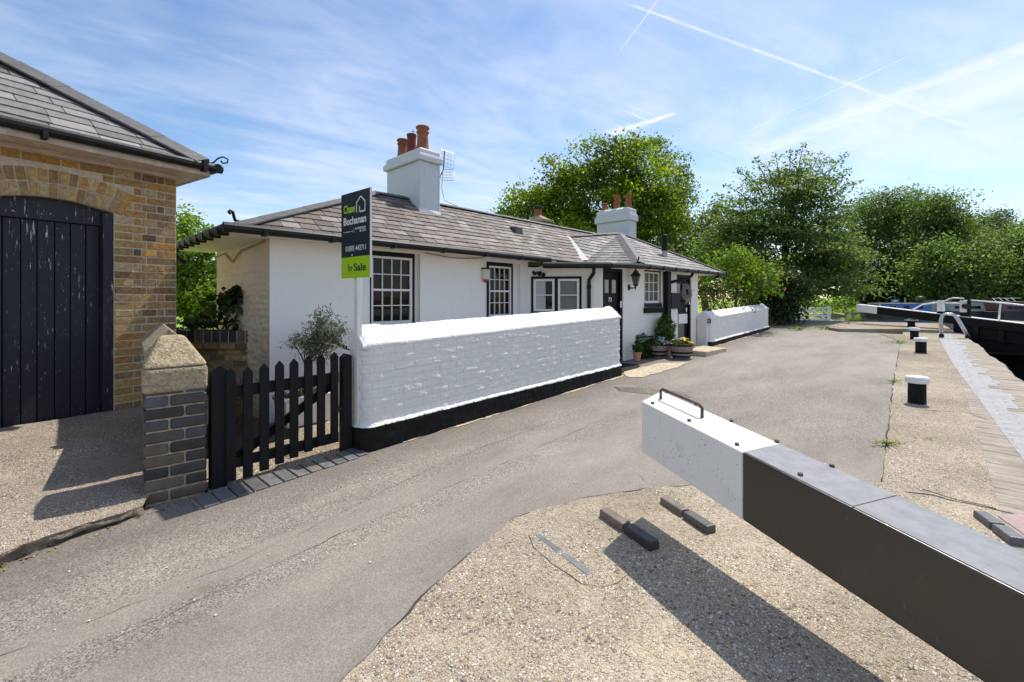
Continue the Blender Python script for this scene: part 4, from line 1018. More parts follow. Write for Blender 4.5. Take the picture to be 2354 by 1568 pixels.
while z < ZT:
    z1 = min(z + CH - .016, ZT); pat = [.298, .298] if row % 2 == 0 else [.14, .075, .14, .215]
    x = LB; i = 0; first = True
    while x > .2:
        w = pat[i % len(pat)] if row % 2 == 0 else ([.120, .078, .147, .078, .173] + [.285, .14]*20)[i]
        x0 = x - w; a, b = x0 + .007, x - .007
        zm = (z + z1)/2
        if zm < ZSP:
            if a < DX1 < b: a = DX1 + .002
            if a < DX0 < b: b = DX0 - .002
            inside = DX0 - .001 < (a+b)/2 < DX1 + .001
        else: inside = False
        def out(xq, zq): return math.hypot(xq - xc, zq - zcn) > R0 + RT or abs(xq - xc) > ha*1.17 + (zq - ZSP)*.35
        if not inside:
            if zm < ZSP - .01 or (out(a, z) and out(b, z) and out((a+b)/2, z)): brick_box(br, a, b, z, z1, pal=YEL if random.random() < (.8 if zm > 2.1 else .38) else YEL_D)
            else:                                # cut bricks against the arch
                k = 10; cells = [(a + (b-a)*q/k, a + (b-a)*(q+1)/k) for q in range(k)]
                run = [c for c in cells if out(c[0], z) and out(c[1], z)]
                if run and max(c[1] for c in run) - min(c[0] for c in run) > .04: brick_box(br, min(c[0] for c in run), max(c[1] for c in run), z, z1)
        x = x0; i += 1
    z += CH; row += 1
nb = 15; A0 = math.asin(ha/R0)
for ring in range(2):
    for k in range(nb):
        th = -A0*1.02 + 2*A0*1.02*(k + .5)/nb; wd = 2*A0*1.02*(R0 + .13*ring + .06)/nb
        r0 = R0 + .004 + ring*.142; fr = Matrix.Translation((xc, 0, zcn)) @ Matrix.Rotation(th, 4, 'Y')
        br.box(-wd/2 + .006, wd/2 - .006, -.006 + random.gauss(0, .002), .05, r0, r0 + .130, jit(random.choice(YEL[:4] + YEL[5:6] + YEL[7:8])), fr)
for s in (-1, 1):
    fr = Matrix.Translation((xc, 0, zcn)) @ Matrix.Rotation(s*A0*1.085, 4, 'Y'); br.box(-.034, .034, -.005, .05, R0 + .004, R0 + .275, jit(YEL[5]), fr)
br.build('brickwork', M['brick'], ob, bevel=.004)
mw = MB(); y = .004; n = 24
mw.add([(DX1, y, Z0-.3), (LB, y, Z0-.3), (LB, y, ZT), (DX1, y, ZT)], [(0, 1, 2, 3)]); mw.add([(0, y, Z0-.3), (DX0, y, Z0-.3), (DX0, y, ZT), (0, y, ZT)], [(0, 1, 2, 3)])
for i in range(n):
    xa, xb = DX0 + (DX1-DX0)*i/n, DX0 + (DX1-DX0)*(i+1)/n
    za, zb_ = [zcn + math.sqrt(R0*R0 - (q - xc)**2) for q in (xa, xb)]
    mw.add([(xa, y, za), (xb, y, zb_), (xb, y, ZT), (xa, y, ZT)], [(0, 1, 2, 3)]); mw.add([(xa, y, za), (xb, y, zb_), (xb, .16, zb_), (xa, .16, za)], [(3, 2, 1, 0)])
mw.add([(DX1, y, Z0-.3), (DX1, .16, Z0-.3), (DX1, .16, ZSP), (DX1, y, ZSP)], [(0, 1, 2, 3)]); mw.add([(DX0, y, Z0-.3), (DX0, .16, Z0-.3), (DX0, .16, ZSP), (DX0, y, ZSP)], [(3, 2, 1, 0)])
mw.add([(LB, y, Z0-.3), (LB, 4, Z0-.3), (LB, 4, ZT), (LB, y, ZT)], [(0, 1, 2, 3)]); mw.add([(0, y, -.2), (0, 4, -.2), (0, 4, ZT), (0, y, ZT)], [(3, 2, 1, 0)]); mw.add([(0, 4, -.2), (LB, 4, -.2), (LB, 4, ZT), (0, 4, ZT)], [(3, 2, 1, 0)])
mw.build('wall', M['mortar'], ob)
# door: frame head and vertical boards
dm = MB(); zt = 2.30; x = DX0 + .03; wds = [.125, .13, .12, .135, .125, .13, .12]
k = (DX1 - DX0 - .12)/sum(wds)
for w in wds:
    w *= k; dm.box(x + .004, x + w - .004, .118 + random.gauss(0, .002), .15, .16, zt - .005); x += w
dm.box(DX0 + .001, DX0 + .03, .012, .15, .16, zt); dm.box(x, DX1 - .001, .012, .15, .16, ZSP - .01)
dm.box(DX0, DX1, .155, .165, .1, 2.6)
dr = dm.build('boarded_door', M['old_door'], ob, bevel=.004)
hd = MB(); pr = [(DX0, zt), (DX1, zt)] + [(DX1 - (DX1-DX0)*i/12, zcn + math.sqrt(R0*R0 - (DX1 - (DX1-DX0)*i/12 - xc)**2) - .003) for i in range(13)]
hd.prism(pr, .095, .15); hd.box(DX0 + .03, x, .085, .0945, zt, zt + .035); hd.build('door_head', M['old_door'], dr)
# eaves, gutter, roof
OV = .36; ZG = 3.08; OX = .20
sf = MB(); sf.box(0, LB + OX, -OV, .0, 2.995, 3.015); sf.box(LB, LB + OX, .0, 4.3, 2.996, 3.014)
sf.box(0, LB + OX, -OV - .02, -OV, 2.98, 3.08); sf.box(LB + OX, LB + OX + .02, -OV, 4.3, 2.98, 3.08)
sf.box(0, LB, -.06, -.010, 2.945, 2.994)
sf.build('soffit', M['timber'], ob, bevel=.004)
gt = MB(); gt.tube([(0, -OV - .06, 3.085), (LB + OX + .12, -OV - .06, 3.085)], .052, 10); gt.tube([(LB + OX + .06, -OV - .11, 3.085), (LB + OX + .06, 4.3, 3.085)], .052, 10)
gt.box(2.95, 2.99, -OV - .12, -OV - .02, 3.0, 3.08); gt.box(LB + OX - .10, LB + OX - .05, -OV - .12, -OV, 3.02, 3.15)
gt.build('gutter', M['gutter'], ob)
rf = MB(); OX = .20
e1, e2 = Vector((-1.2, -OV - .03, ZG + .03)), Vector((LB + OX + .03, -OV - .03, ZG + .03)); hp = Vector((LB + OX + .03 - 2.4, -OV - .03 + 2.4, ZG + .03 + 1.72)); h2 = Vector((1.2, hp.y, hp.z)); e4 = Vector((LB + OX + .03, 4.7, ZG + .03))
PALB = [tuple(.74*v for v in c) for c in [(.27, .262, .258), (.31, .305, .30), (.24, .235, .235), (.34, .335, .33), (.29, .265, .265), (.20, .19, .18)]]
slates(rf, [e1, e2, hp, h2], .37, .195, PALB, .010); slates(rf, [e2, e4, hp], .37, .195, PALB, .010)
orf = rf.build('roof', M['slate'], ob)
rc = MB(); caps(rc, e2 + Vector((-.05, .05, .02)), hp, .21, .50, .10, .02, .055); caps(rc, e4, hp, .12, .5, .05); rc.build('hip_tiles', M['ridge'], orf)
hk = MB(); c_ = e2 + Vector((-.02, .02, .0)); hk.tube([c_ + Vector((-.06, .06, .0)), c_ + Vector((.03, -.03, .05)), c_ + Vector((.06, -.06, .10)), c_ + Vector((.10, -.10, .125)), c_ + Vector((.14, -.14, .10)), c_ + Vector((.135, -.135, .055)), c_ + Vector((.10, -.10, .045)), c_ + Vector((.085, -.085, .075))], .010, 6)
hk.build('hip_iron', M['iron'], orf, smooth=True)
# sloping concrete forecourt with a broken front edge
uu = np.linspace(0, 1, 150)[:, None]; vv = np.linspace(0, 1, 70)[None, :]
F0, F1, K0, K1 = np.array([-4.2, .47]), np.array([-2.63, 3.20]), np.array([-7.2, .9]), np.array([-3.75, 6.1])
jag_ = (fbm(uu*26, 0*uu, 2) - .45)*.09
fx = F0[0] + (F1[0]-F0[0])*uu + jag_*.87; fy = F0[1] + (F1[1]-F0[1])*uu - jag_*.5
bx, by = K0[0] + (K1[0]-K0[0])*uu, K0[1] + (K1[1]-K0[1])*uu
v2 = vv**1.5
X = fx + (bx-fx)*v2; Y = fy + (by-fy)*v2; Z = .045 + .20*np.minimum(v2*1.05, 1) - .025*np.exp(-v2*60) + (fbm(X*3, Y*3, 8) - .5)*.02 + (fbm(X*22, Y*22, 7) - .5)*.008
fc = grid_mesh('forecourt', X, Y, Z, M['concrete_pink'], flip=True); struct(fc)
kk = np.linspace(0, 1, 16)[None, :]; n1 = (fbm(uu*30, kk*5 + 0*uu, 12) - .5)*.15*np.sin(kk*PI)**.5 - .04*kk
X2 = fx + n1*.87; Y2 = fy - n1*.5; Z2 = Z[:, :1]*(1-kk) + (-.16)*kk
M['brokenedge'] = stone_mat('broken_concrete_edge', (.16, .13, .10), (.34, .28, .22), 22, .6)
grid_mesh('broken_edge', X2, Y2, Z2, M['brokenedge'], fc, flip=False, smooth=False)
for k in range(26):                              # dry litter and moss at the foot of the edge
    pass
ms = MB()
for k in range(300):
    t = random.random()**.7; x = -4.2 + 1.57*t*.9 + .5*0; y = .47 + 2.73*t*.9; d = abs(random.gauss(0, .035)) + .01
    x += .87*d + .35; y += -.5*d + .60
    if t > .62 and random.random() < .7: continue
    a = random.uniform(0, PI); l = random.uniform(.006, .02); zz = -.062 + gz(loc(x, y)[0])*1 - 0 + .065
    ms.add([(x - l*math.cos(a), y - l*math.sin(a), zz), (x + l*.5*math.sin(a), y - l*.5*math.cos(a), zz + .006), (x + l*math.cos(a), y + l*math.sin(a), zz + .002), (x - l*.5*math.sin(a), y + l*.5*math.cos(a), zz + .007)], [(0, 1, 2, 3)], random.choice([(.30, .22, .06), (.16, .14, .04), (.40, .30, .10), (.12, .09, .05)]))
M['litter'] = simple('dry_litter', (1, 1, 1), .9, .2, 20, attr=True)
o = ms.build('leaf_litter', M['litter']); o['kind'] = 'stuff'; o['label'] = 'dry leaves and moss along the foot of the broken concrete edge'

# ------------------------------------------------------------------ brick pier and the low coped wall behind it
fP = Matrix.Translation((-2.70, 3.285, 0)) @ Matrix.Rotation(math.radians(40.5), 4, 'Z'); WP = .385
pier = thing('brick_pier', 'blue brick gate pier with lichened stone cap, left of the picket gate', 'gate pier', fP)
BLU = [(.048, .050, .060), (.062, .062, .072), (.038, .036, .040), (.075, .068, .070), (.052, .045, .045), (.07, .076, .092), (.075, .056, .050), (.105, .078, .055), (.085, .066, .05), (.03, .029, .03)]
m = MB(); z = -.03; r = 0; ch = .089
core = MB(); core.box(.012, WP-.012, .012, WP-.012, -.2, .80)
while z < .79:
    sp = .245 if r % 2 else .15
    a = [(0, sp), (sp, WP)]
    for x0, x1 in a:
        for y0, y1 in ((0, .2), (.2, WP)):
            pal = BLU if z > .05 else [(.16, .12, .085), (.10, .085, .07), (.06, .055, .06)]
            d = random.gauss(0, .002); m.box(x0 + (.005 if x0 else 0), x1 - (.005 if x1 < WP else 0), y0 + (.006 if y0 else d), y1 - (.006 if y1 < WP else 0), z, z + ch - .0105, jit(random.choice(pal), .35))
    z += ch; r += 1
m.build('brickwork', M['bluebrick'], pier, bevel=.014, seg=3); core.build('mortar', M['mortar_pier'], pier)
m = MB(); m.box(-.008, WP+.008, -.008, WP+.008, .785, .972)
m.hexa([(-.012, -.012, .972), (WP+.012, -.012, .972), (WP+.012, WP+.012, .972), (-.012, WP+.012, .972), (.10, .17, 1.20), (WP-.13, .17, 1.20), (WP-.13, WP-.10, 1.205), (.10, WP-.10, 1.205)])
cap = m.build('stone_cap', M['stone'], pier, bevel=.028, seg=3)
cw_ = thing('coped_wall', 'low brick wall with a gabled stone coping running back behind the gate pier', 'wall', Matrix.Translation((-.02, .02, 0)) @ fP)
m = MB(); m.prism([(.02, .98), (.34, .98), (.35, 1.06), (.18, 1.245), (.01, 1.06)], .44, 1.9); m.build('coping', M['stone'], cw_, bevel=.01)
m = MB(); z = -.1
while z < .97:
    for y0 in np.arange(.46, 1.85, .24): m.box(.045, .315, y0, y0 + .23, z, min(z + .077, .979), jit(random.choice(BLU)))
    z += .089
m.build('brickwork', M['bluebrick'], cw_, bevel=.006); m = MB(); m.box(.055, .305, .455, 1.9, -.1, .978); m.build('mortar', M['mortar_dark'], cw_)

# ------------------------------------------------------------------ brick wall behind the gate
wa, wb_ = (-5.2, 6.24), (-3.60, 6.16); fW, LW = fr_line(wa, wb_)
bw = thing('brick_garden_wall', 'shaded old brick wall with blue brick coping joining the cottage gable behind the gate', 'wall', fW)
m = MB(); z = -.45; r = 0
while z < .78:
    x = -.1*(r % 2)
    while x < LW:
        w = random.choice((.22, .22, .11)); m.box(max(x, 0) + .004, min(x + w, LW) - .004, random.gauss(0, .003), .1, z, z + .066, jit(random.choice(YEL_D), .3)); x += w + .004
    z += .078; r += 1
m.build('brickwork', M['brick'], bw, bevel=.004)
m = MB(); m.box(0, LW, .008, .22, -.6, .88); m.build('mortar', M['mortar_dark'], bw)
m = MB(); m2 = MB(); x = 0
while x < LW - .03:
    m.box(x + .006, min(x + .113, LW), -.03, .25, .885, 1.05, jit(random.choice(BLU), .3)); m2.box(x + .004, min(x + .225, LW), -.045, .24, .80, .873, jit(random.choice(YEL_D), .3)) if round(x/.119) % 2 == 0 else None; x += .119
m.build('coping', M['bluebrick'], bw, bevel=.008); m2.build('oversail_course', M['brick'], bw, bevel=.004)
m = MB(); m.box(0.01, LW - .01, -.02, .24, .879, 1.045); m.build('bedding', M['mortar'], bw)

# ------------------------------------------------------------------ blue brick edging, picket gate and posts
m = MB(); n = 12
fe, Le = fr_line((-6.26, -.03), (-4.90, .04))
for i in range(n):
    a = Le*i/n; g = gz(-6.26 + a); col = jit(random.choice([(.075, .075, .078), (.10, .10, .10), (.085, .08, .075), (.12, .115, .11), (.065, .062, .062), (.11, .092, .08)]), .2)
    k = random.gauss(0, .006); m.hexa([(a + .005, -.115 + k, g - .1), (a + Le/n - .005, -.115 + k, g - .1), (a + Le/n - .005, .125 + k, g - .1), (a + .005, .125 + k, g - .1), (a + .005, -.115 + k, g + .018), (a + Le/n - .005, -.115 + k, g + .016), (a + Le/n - .005, .125 + k, g + .030), (a + .005, .125 + k, g + .032)], tuple(1.55*c for c in col))
ed = m.build('brick_edging', M['bluebrick'], None, bevel=.006, local=None); ed.matrix_world = FRAME @ fe
tag(ed, 'row of blue edging bricks laid across the opening at the foot of the picket gate', 'edging')
m = MB(); m.box(-.02, Le + .02, -.105, .115, -.12, gz(-6.2) + .008); m.build('bedding', M['mortar_dark'], ed)
GP = .20
def pxs(px, p=GP): return s_on(px, p)
def zpx(px, py, p=GP): s = pxs(px, p); return zp(py, wor(s, p)[1])
post = thing('gate_post', 'broad black pointed gate post against the blue brick pier', 'post', FRAME)
m = MB(); a, b = pxs(484, .2), pxs(521, .2); z1, z0 = zpx(503, 838), gz(-6) - .1; m.prism([(a, z0), (b, z0), (b, z1 - .045), ((a+b)/2, z1), (a, z1 - .045)], .17, .27); m.build('plank', M['black_wood'], post, bevel=.004)
post = thing('gate_post', 'slim black gate post against the end of the white garden wall', 'post', FRAME)
m = MB(); a, b = pxs(786, .17), pxs(806, .17); z1 = zpx(797, 813, .17); m.prism([(a, gz(-5) - .1), (b, gz(-5) - .1), (b, z1 - .02), ((a+b)/2, z1), (a, z1 - .035)], .14, .23); m.build('plank', M['black_wood'], post, bevel=.004)
m = MB(); m.box(a - .05, a, .15, .17, zpx(790, 938), zpx(790, 934)); m.build('latch', M['iron'], post)
gate = thing('picket_gate', 'black timber picket gate with pointed pales and a diagonal brace', 'gate', FRAME)
for px, yt, yb in ((531, 846, 1106), (570, 843, 1097), (607.5, 835, 1081), (643, 829, 1066), (676, 824, 1052), (709, 818, 1038), (738, 814, 1022), (769, 809, 1008)):
    s = pxs(px, .16); hw = .036; zt_, zb_ = zpx(px, yt, .16), zpx(px, yb, .16) + .0
    m = MB(); m.prism([(s-hw, zb_), (s+hw, zb_), (s+hw, zt_-.045), (s, zt_), (s-hw, zt_-.045)], .15 + random.gauss(0, .002), .175); m.build('pale', M['black_wood'], gate, bevel=.003)
sa, sb = pxs(524, .19), pxs(778, .19)
def rail(y0, y1, y2, y3):
    za, zb_, zc_, zd_ = zpx(530, y0, .19), zpx(530, y1, .19), zpx(770, y2, .19), zpx(770, y3, .19)
    m = MB(); m.hexa([(sa, .178, zb_), (sb, .178, zd_), (sb, .215, zd_), (sa, .215, zb_), (sa, .178, za), (sb, .178, zc_), (sb, .215, zc_), (sa, .215, za)]); m.build('rail', M['black_wood'], gate, bevel=.003)
rail(888, 914, 856, 882); rail(1055, 1078, 995, 1017)
m = MB(); z0_, z1_ = zpx(530, 1052, .19), zpx(770, 868, .19); m.hexa([(sa + .02, .1785, z0_ - .09), (sa + .12, .1785, z0_ - .04), (sa + .12, .2145, z0_ - .04), (sa + .02, .2145, z0_ - .09), (sa + .02, .1785, z0_ + .02), (sb - .12, .1785, z1_), (sb - .12, .2145, z1_), (sa + .02, .2145, z0_ + .02)] if False else
    [(sa + .02, .2155, z0_ - .10), (sb - .02, .2155, z1_ - .10), (sb - .02, .245, z1_ - .10), (sa + .02, .245, z0_ - .10), (sa + .02, .2155, z0_ - .01), (sb - .02, .2155, z1_ - .01), (sb - .02, .245, z1_ - .01), (sa + .02, .245, z0_ - .01)])
m.build('brace', M['black_wood'], gate, bevel=.003)
bb = thing('black_board', 'black board standing upright just behind the hinge end of the picket gate', 'board', FRAME)
m = MB(); m.box(-6.02, -5.92, .42, .46, -.1, .80); m.box(-6.03, -5.91, .415, .465, .80, .83); m.build('panel', M['black'], bb, bevel=.004)

# ------------------------------------------------------------------ estate agent's board
BL, BR = (-1.735, 4.56), (-1.336, 4.22); fS_, WS = fr_line(BL, BR)
sg = thing('for_sale_sign', 'navy and lime For Sale board on a white post beside the picket gate', 'sign', fS_)
ZB0, ZB1, ZD = 1.697, 2.543, 1.905
def tb(px): return t_on_w(px, BL, BR)*WS
def t_on_w(px, a, b):
    k = (px - CX)/F; return (k*a[1] - a[0])/((b[0] - a[0]) - k*(b[1] - a[1]))
m = MB(); m.box(0, WS, -.002, .010, ZD + .001, ZB1); bd = m.build('board', M['navy'], sg)
m = MB(); m.box(0, WS, -.002, .010, ZB0, ZD); m.build('slip', M['lime'], sg)
m = MB(); m.box(WS, WS + .012, -.003, .012, ZB0, ZB1); m.build('edge', M['board_edge'], sg)
xp = .472*WS; m = MB(); g0 = gz(-4.94)
m.box(xp - .030, xp + .030, .0125, .066, g0 - .02, 2.35); m.build('post', simple('weathered_white_post', (.70, .70, .68), .6, .15, 7, .2, 40, streak=(5, 5, .5), dirt=((.40, .36, .30), 9, .62, .5)), sg, bevel=.004)
def put_text(t, x0, x1, z0, capz, mat, parent, bold=0.0):
    me = text_mesh(t, 1.0, bold); co = np.empty(len(me.vertices)*3); me.vertices.foreach_get('co', co); co = co.reshape(-1, 3)
    lo, hi = co.min(0), co.max(0); cap = .70
    co[:, 0] = (co[:, 0] - lo[0])/(hi[0] - lo[0])*(x1 - x0) + x0; z = co[:, 1]/cap*capz + z0; y = -.0028 - .001*(co[:, 2] > 0)
    me.vertices.foreach_set('co', np.stack([co[:, 0], y, z], -1).ravel().astype(np.float32)); me.materials.append(mat); me.update()
    o = link('lettering', me, parent); return o
HB = ZB1 - ZB0
def fz(f): return ZB1 - f*HB
def cpx(x): return (1230 + x/3.92)*.613
slip = bpy.data.objects['slip']
put_text('Chase', tb(cpx(236)), tb(cpx(400)), fz(.232), .078, M['text_lime'], bd, .022)
put_text('Buchanan', tb(cpx(236)), tb(cpx(566)), fz(.372), .074, M['text_white'], bd, .024)
put_text('in association with', tb(cpx(236)), tb(cpx(376)), fz(.462), .014, M['text_white'], bd)
put_text('R WHITLEY', tb(cpx(408)), tb(cpx(562)), fz(.445), .022, M['text_white'], bd, .02)
put_text('& CO', tb(cpx(470)), tb(cpx(562)), fz(.476), .020, M['text_white'], bd, .02)
put_text('01895 442711', tb(cpx(266)), tb(cpx(562)), fz(.685), .052, M['text_white'], bd, .004)
put_text('for', tb(cpx(296)), tb(cpx(364)), fz(.918), .070, M['text_navy'], slip)
put_text('Sale', tb(cpx(384)), tb(cpx(560)), fz(.918), .072, M['text_navy'], slip, .018)
m = MB(); a, b = tb(cpx(384)), tb(cpx(390)); m.box(a, a + .003, -.0036, -.0024, fz(.480), fz(.420)); m.build('divider', M['text_white'], bd)
m = MB(); a, b = tb(cpx(424)), tb(cpx(548)); mid = (a + b)/2; zt_, ze_, zb_ = fz(.070), fz(.130), fz(.245); t = .013; y0, y1 = -.0036, -.0022
def seg(p, q, w=t):
    d = Vector((q[0]-p[0], q[1]-p[1])); n = Vector((-d.y, d.x)).normalized()*w/2
    m.prism([(p[0]-n.x, p[1]-n.y), (q[0]-n.x, q[1]-n.y), (q[0]+n.x, q[1]+n.y), (p[0]+n.x, p[1]+n.y)], y0 + random.uniform(-.0002, .0002), y1)
seg((a, zb_), (a, ze_)); seg((a, ze_ - .005), (mid, zt_)); seg((mid, zt_), (b, ze_ - .005)); seg((b, ze_), (b, zb_)); seg((b, zb_), (a + .055, zb_)); seg((a + .055, zb_), (a + .055, zb_ + .055))
m.build('house_logo', M['text_white'], bd)
m = MB(); m.lathe([(.008, 0), (.008, .004), (.002, .005)], 10, fr=Matrix.Translation((tb(cpx(360)), -.002, fz(.735))) @ Matrix.Rotation(PI/2, 4, 'X')); m.build('screw', M['text_white'], bd)

# white trough behind the gate
tr = thing('planter_trough', 'white rectangular planter trough behind the picket gate, holding the olive tree', 'planter', FRAME)
a, b = s_on(652, 1.35), s_on(766, 1.35); zr = zp(905, wor(-4.8, 1.35)[1]); zl = zp(972, wor(-4.8, 1.35)[1])
m = MB(); ww = .32
m.hexa([(a+.03, 1.33, zl), (b-.03, 1.33, zl), (b-.03, 1.33+ww, zl), (a+.03, 1.33+ww, zl), (a, 1.30, zr-.03), (b, 1.30, zr-.03), (b, 1.36+ww, zr-.03), (a, 1.36+ww, zr-.03)])
m.box(a-.015, b+.015, 1.285, 1.32, zr-.03, zr); m.box(a-.015, b+.015, 1.34+ww, 1.375+ww, zr-.03, zr); m.box(a-.015, a+.02, 1.32, 1.34+ww, zr-.03, zr); m.box(b-.02, b+.015, 1.32, 1.34+ww, zr-.03, zr)
m.build('trough', M['plastic_white'], tr, bevel=.008); m = MB(); m.box(a+.02, b-.02, 1.32, 1.34+ww, zr-.028, zr-.012); m.build('soil', M['soil'], tr)
m = MB(); m.box(a+.06, b-.06, 1.36, 1.58, -.06, zl); m.build('plinth', M['mortar_dark'], tr)
hr = thing('handrail', 'black curved handrail against the cottage wall above the trough', 'handrail', FRAME)
m = MB(); q = [(s_on(px, 1.7), 1.7, zpx(px, py, 1.7)) for px, py in ((752, 781), (775, 788), (796, 800), (812, 806))]; m.tube(q + [(q[-1][0], 1.7, -.1)], .022, 8); m.build('rail', M['black'], hr, smooth=True)
TROUGH = ((a + b)/2, 1.5, zr)
# ------------------------------------------------------------------ balance beam of the lower gates
D = 2.98
bt = thing('balance_beam', 'huge black lock gate balance beam with a white painted end in the foreground', 'balance beam')
def fe_(t): return (.2893*D + .3845*t, D - t)      # front (near) top edge; the beam falls gently towards its gate
def be_(t): return (.3614*D + .3845*t, 1.0851*D - t)
def zt_b(t): return 1.5 - .23*D - .1117*t
def zb_b(t): return 1.5 - .3437*D - .1117*t
KS = .05*D
tf, tk = .2498*D, .2443*D + KS                              # paint line on the two edges
def beam_part(name, mat, f0, f1, k0, k1):
    m = MB(); sec = []
    n = 10
    vs = []
    for i in range(n + 1):
        a = f0 + (f1 - f0)*i/n; b = k0 + (k1 - k0)*i/n
        A, Bq = fe_(a), be_(b)
        vs += [(A[0], A[1], zb_b(a)), (Bq[0], Bq[1], zb_b(b - KS)), (Bq[0], Bq[1], zt_b(b - KS)), (A[0], A[1], zt_b(a))]
    fs = []
    for i in range(n):
        o = 4*i
        for j in range(4): fs.append((o + j, o + (j+1) % 4, o + 4 + (j+1) % 4, o + 4 + j))
    fs += [(3, 2, 1, 0), (4*n, 4*n+1, 4*n+2, 4*n+3)]
    m.add(vs, fs)
    o = m.build(name, mat, bt, bevel=.010, seg=3)
    bm = bmesh.new(); bm.from_mesh(o.data); bmesh.ops.recalc_face_normals(bm, faces=bm.faces[:]); bm.to_mesh(o.data); bm.free()
    return o
we = beam_part('white_end', M['white_beam'], 0, tf, 0, tk)
be = beam_part('beam', M['black_beam'], tf + .0005, 3.5, tk + .0005, 3.5 + KS)
m = MB()
for i in range(8):
    q = []
    for j in (i, i + 1):
        a, b = tf + .004 + (3.49 - tf)*j/8, tk + .004 + (3.49 + KS - tk)*j/8; A, Bq = fe_(a), be_(b); q += [(A[0] + .010, A[1], zt_b(a) + .0022), (Bq[0] - .010, Bq[1], zt_b(b - KS) + .0022)]
    m.add(q, [(0, 1, 3, 2)])
m.build('top_sheet', M['beam_top'], be)
def on_top(px, py):
    k, m_ = (px - CX)/F, (py - HY)/F              # z on the top plane depends only on distance along the beam
    e0, e1 = fe_(0), be_(KS); lo, hi = .3, 6.0
    for _ in range(60):
        Y = (lo + hi)/2; x, y = k*Y, Y; t = ((x - e0[0])*.3845 - (y - e0[1]))/(1 + .3845**2)
        if H - m_*Y > zt_b(t): lo = Y
        else: hi = Y
    return k*Y, Y, zt_b(t)
m = MB(); p1, p2 = on_top(1519, 917), on_top(1614, 960); dv = Vector((p2[0]-p1[0], p2[1]-p1[1], 0))
p1, p2 = Vector(p1), Vector(p2); dv = p2 - p1; up = Vector((0, 0, 1)); q = [p1 - up*.01, p1 + up*.055, p1 + up*.072 + dv*.05, p2 + up*.072 - dv*.05, p2 + up*.055, p2 - up*.01]
m.tube(q, .010, 8); m.build('handle', M['rust'], bt, smooth=True)
for cx_, cy_ in ((200, 155), (270, 98), (385, 243), (420, 162), (600, 245), (628, 365), (830, 350), (950, 520), (1110, 475)):
    x, y, z_ = on_top((2300 + cx_/1.354)*.613, (1400 + cy_/1.354)*.613); m = MB(); m.lathe([(.012, -.002), (.012, .010), (.006, .014)], 6, fr=T(x, y, z_)); m.build('bolt', M['rust'], bt)
m = MB(); t0 = 1.22; A, Bq = fe_(t0), be_(t0 + KS); m.add([(A[0], A[1], zt_b(t0) + .0036), (A[0] + .001, A[1] - .004, zt_b(t0) + .0036), (Bq[0], Bq[1] - .004, zt_b(t0) + .0036), (Bq[0], Bq[1], zt_b(t0) + .0036)], [(0, 1, 2, 3)])
m.build('sheet_joint', M['rust'], bt)
# raised heel bricks set in the apron
def heel(name, label, P, Q, w, h, cols, group=None):
    t = thing(name, label, 'bricks'); a, b = wor(*P), wor(*Q); fr, L = fr_line(a, b)
    for i, c in enumerate(cols):
        x0, x1 = L*i/len(cols) + .004, L*(i+1)/len(cols) - .004; m = MB(); g = gz((P[0]+Q[0])/2)
        m.hexa([(x0, -w/2, g-.05), (x1, -w/2, g-.05), (x1, w/2, g-.05), (x0, w/2, g-.05), (x0+.004, -w/2+.004, g+h), (x1-.004, -w/2+.004, g+h), (x1-.004, w/2-.004, g+h), (x0+.004, w/2-.004, g+h)], c, fr); m.build('brick', M['bluebrick'], t, bevel=.010, seg=3)
hg = 'raised brick footholds on the lock apron'
heel('foothold_bricks', 'flush worn pair of grey foothold bricks nearest the tarmac corner', G(1232, 1228), G(1360, 1324), .060, .007, [(.15, .15, .152), (.17, .17, .175)], hg)
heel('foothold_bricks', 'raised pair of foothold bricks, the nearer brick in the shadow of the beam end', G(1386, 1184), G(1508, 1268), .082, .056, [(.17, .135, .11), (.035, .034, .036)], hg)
heel('foothold_bricks', 'raised pair of foothold bricks just beside the white beam end', G(1525, 1154), G(1638, 1229), .082, .050, [(.18, .145, .12), (.085, .08, .078)], hg)
heel('foothold_bricks', 'raised dark foothold bricks beyond the black beam at the right edge by pink paving', G(2252, 1188), G(2345, 1260), .085, .05, [(.10, .105, .11), (.12, .125, .13)], hg)
sheet('pink_brick_paving', [G(2292, 1188), G(2352, 1182), (-2.75, -5.25), (-3.3, -5.25), (-3.2, -4.52)], .010, M['pinkpave'])

# ------------------------------------------------------------------ bollards
def bollard(label, s, p, h, r, mush=False):
    x, y = wor(s, p); z = gz(s) + (.08 if s > 11.4 else .004); t = thing('mooring_bollard', label, 'bollard', T(x, y, z), 'mooring bollards along the lock side')
    m = MB()
    if mush: m.lathe([(r*1.5, 0), (r*1.5, .012), (r*1.05, .02), (r*.92, h*.3), (r*1.1, h*.68)], 24)
    else: m.lathe([(r*1.02, -.02), (r*1.0, .03), (r*.98, h*.74)], 24)
    m.build('post', M['black_masonry'], t, smooth=False)
    m = MB()
    if mush: m.lathe([(r*1.1, h*.68), (r*1.75, h*.74), (r*1.7, h*.80), (r*.95, h*.90), (r*.9, h*.97), (r*.4, h), (.002, h)], 24)
    else: m.lathe([(r*1.0, h*.741), (r*1.28, h*.76), (r*1.30, h*.93), (r*1.18, h*.985), (r*.5, h), (.002, h)], 24)
    m.build('cap', M['white_beam'], t, smooth=False)
bollard('nearest white capped black bollard, between tarmac and blue brick strip', *G(2108, 927), .345, .092)
bollard('second white capped bollard along the lock side, before the close pair', *G(2117, 811), .325, .095)
bollard('third white capped bollard, behind the second, at the corner of the raised slab', *G(2102, 780), .315, .09)
bollard('farthest bollard with mushroom cap on the raised slab near the water', *loc(XW(2095, 14.7), 14.7), .29, .10, True)

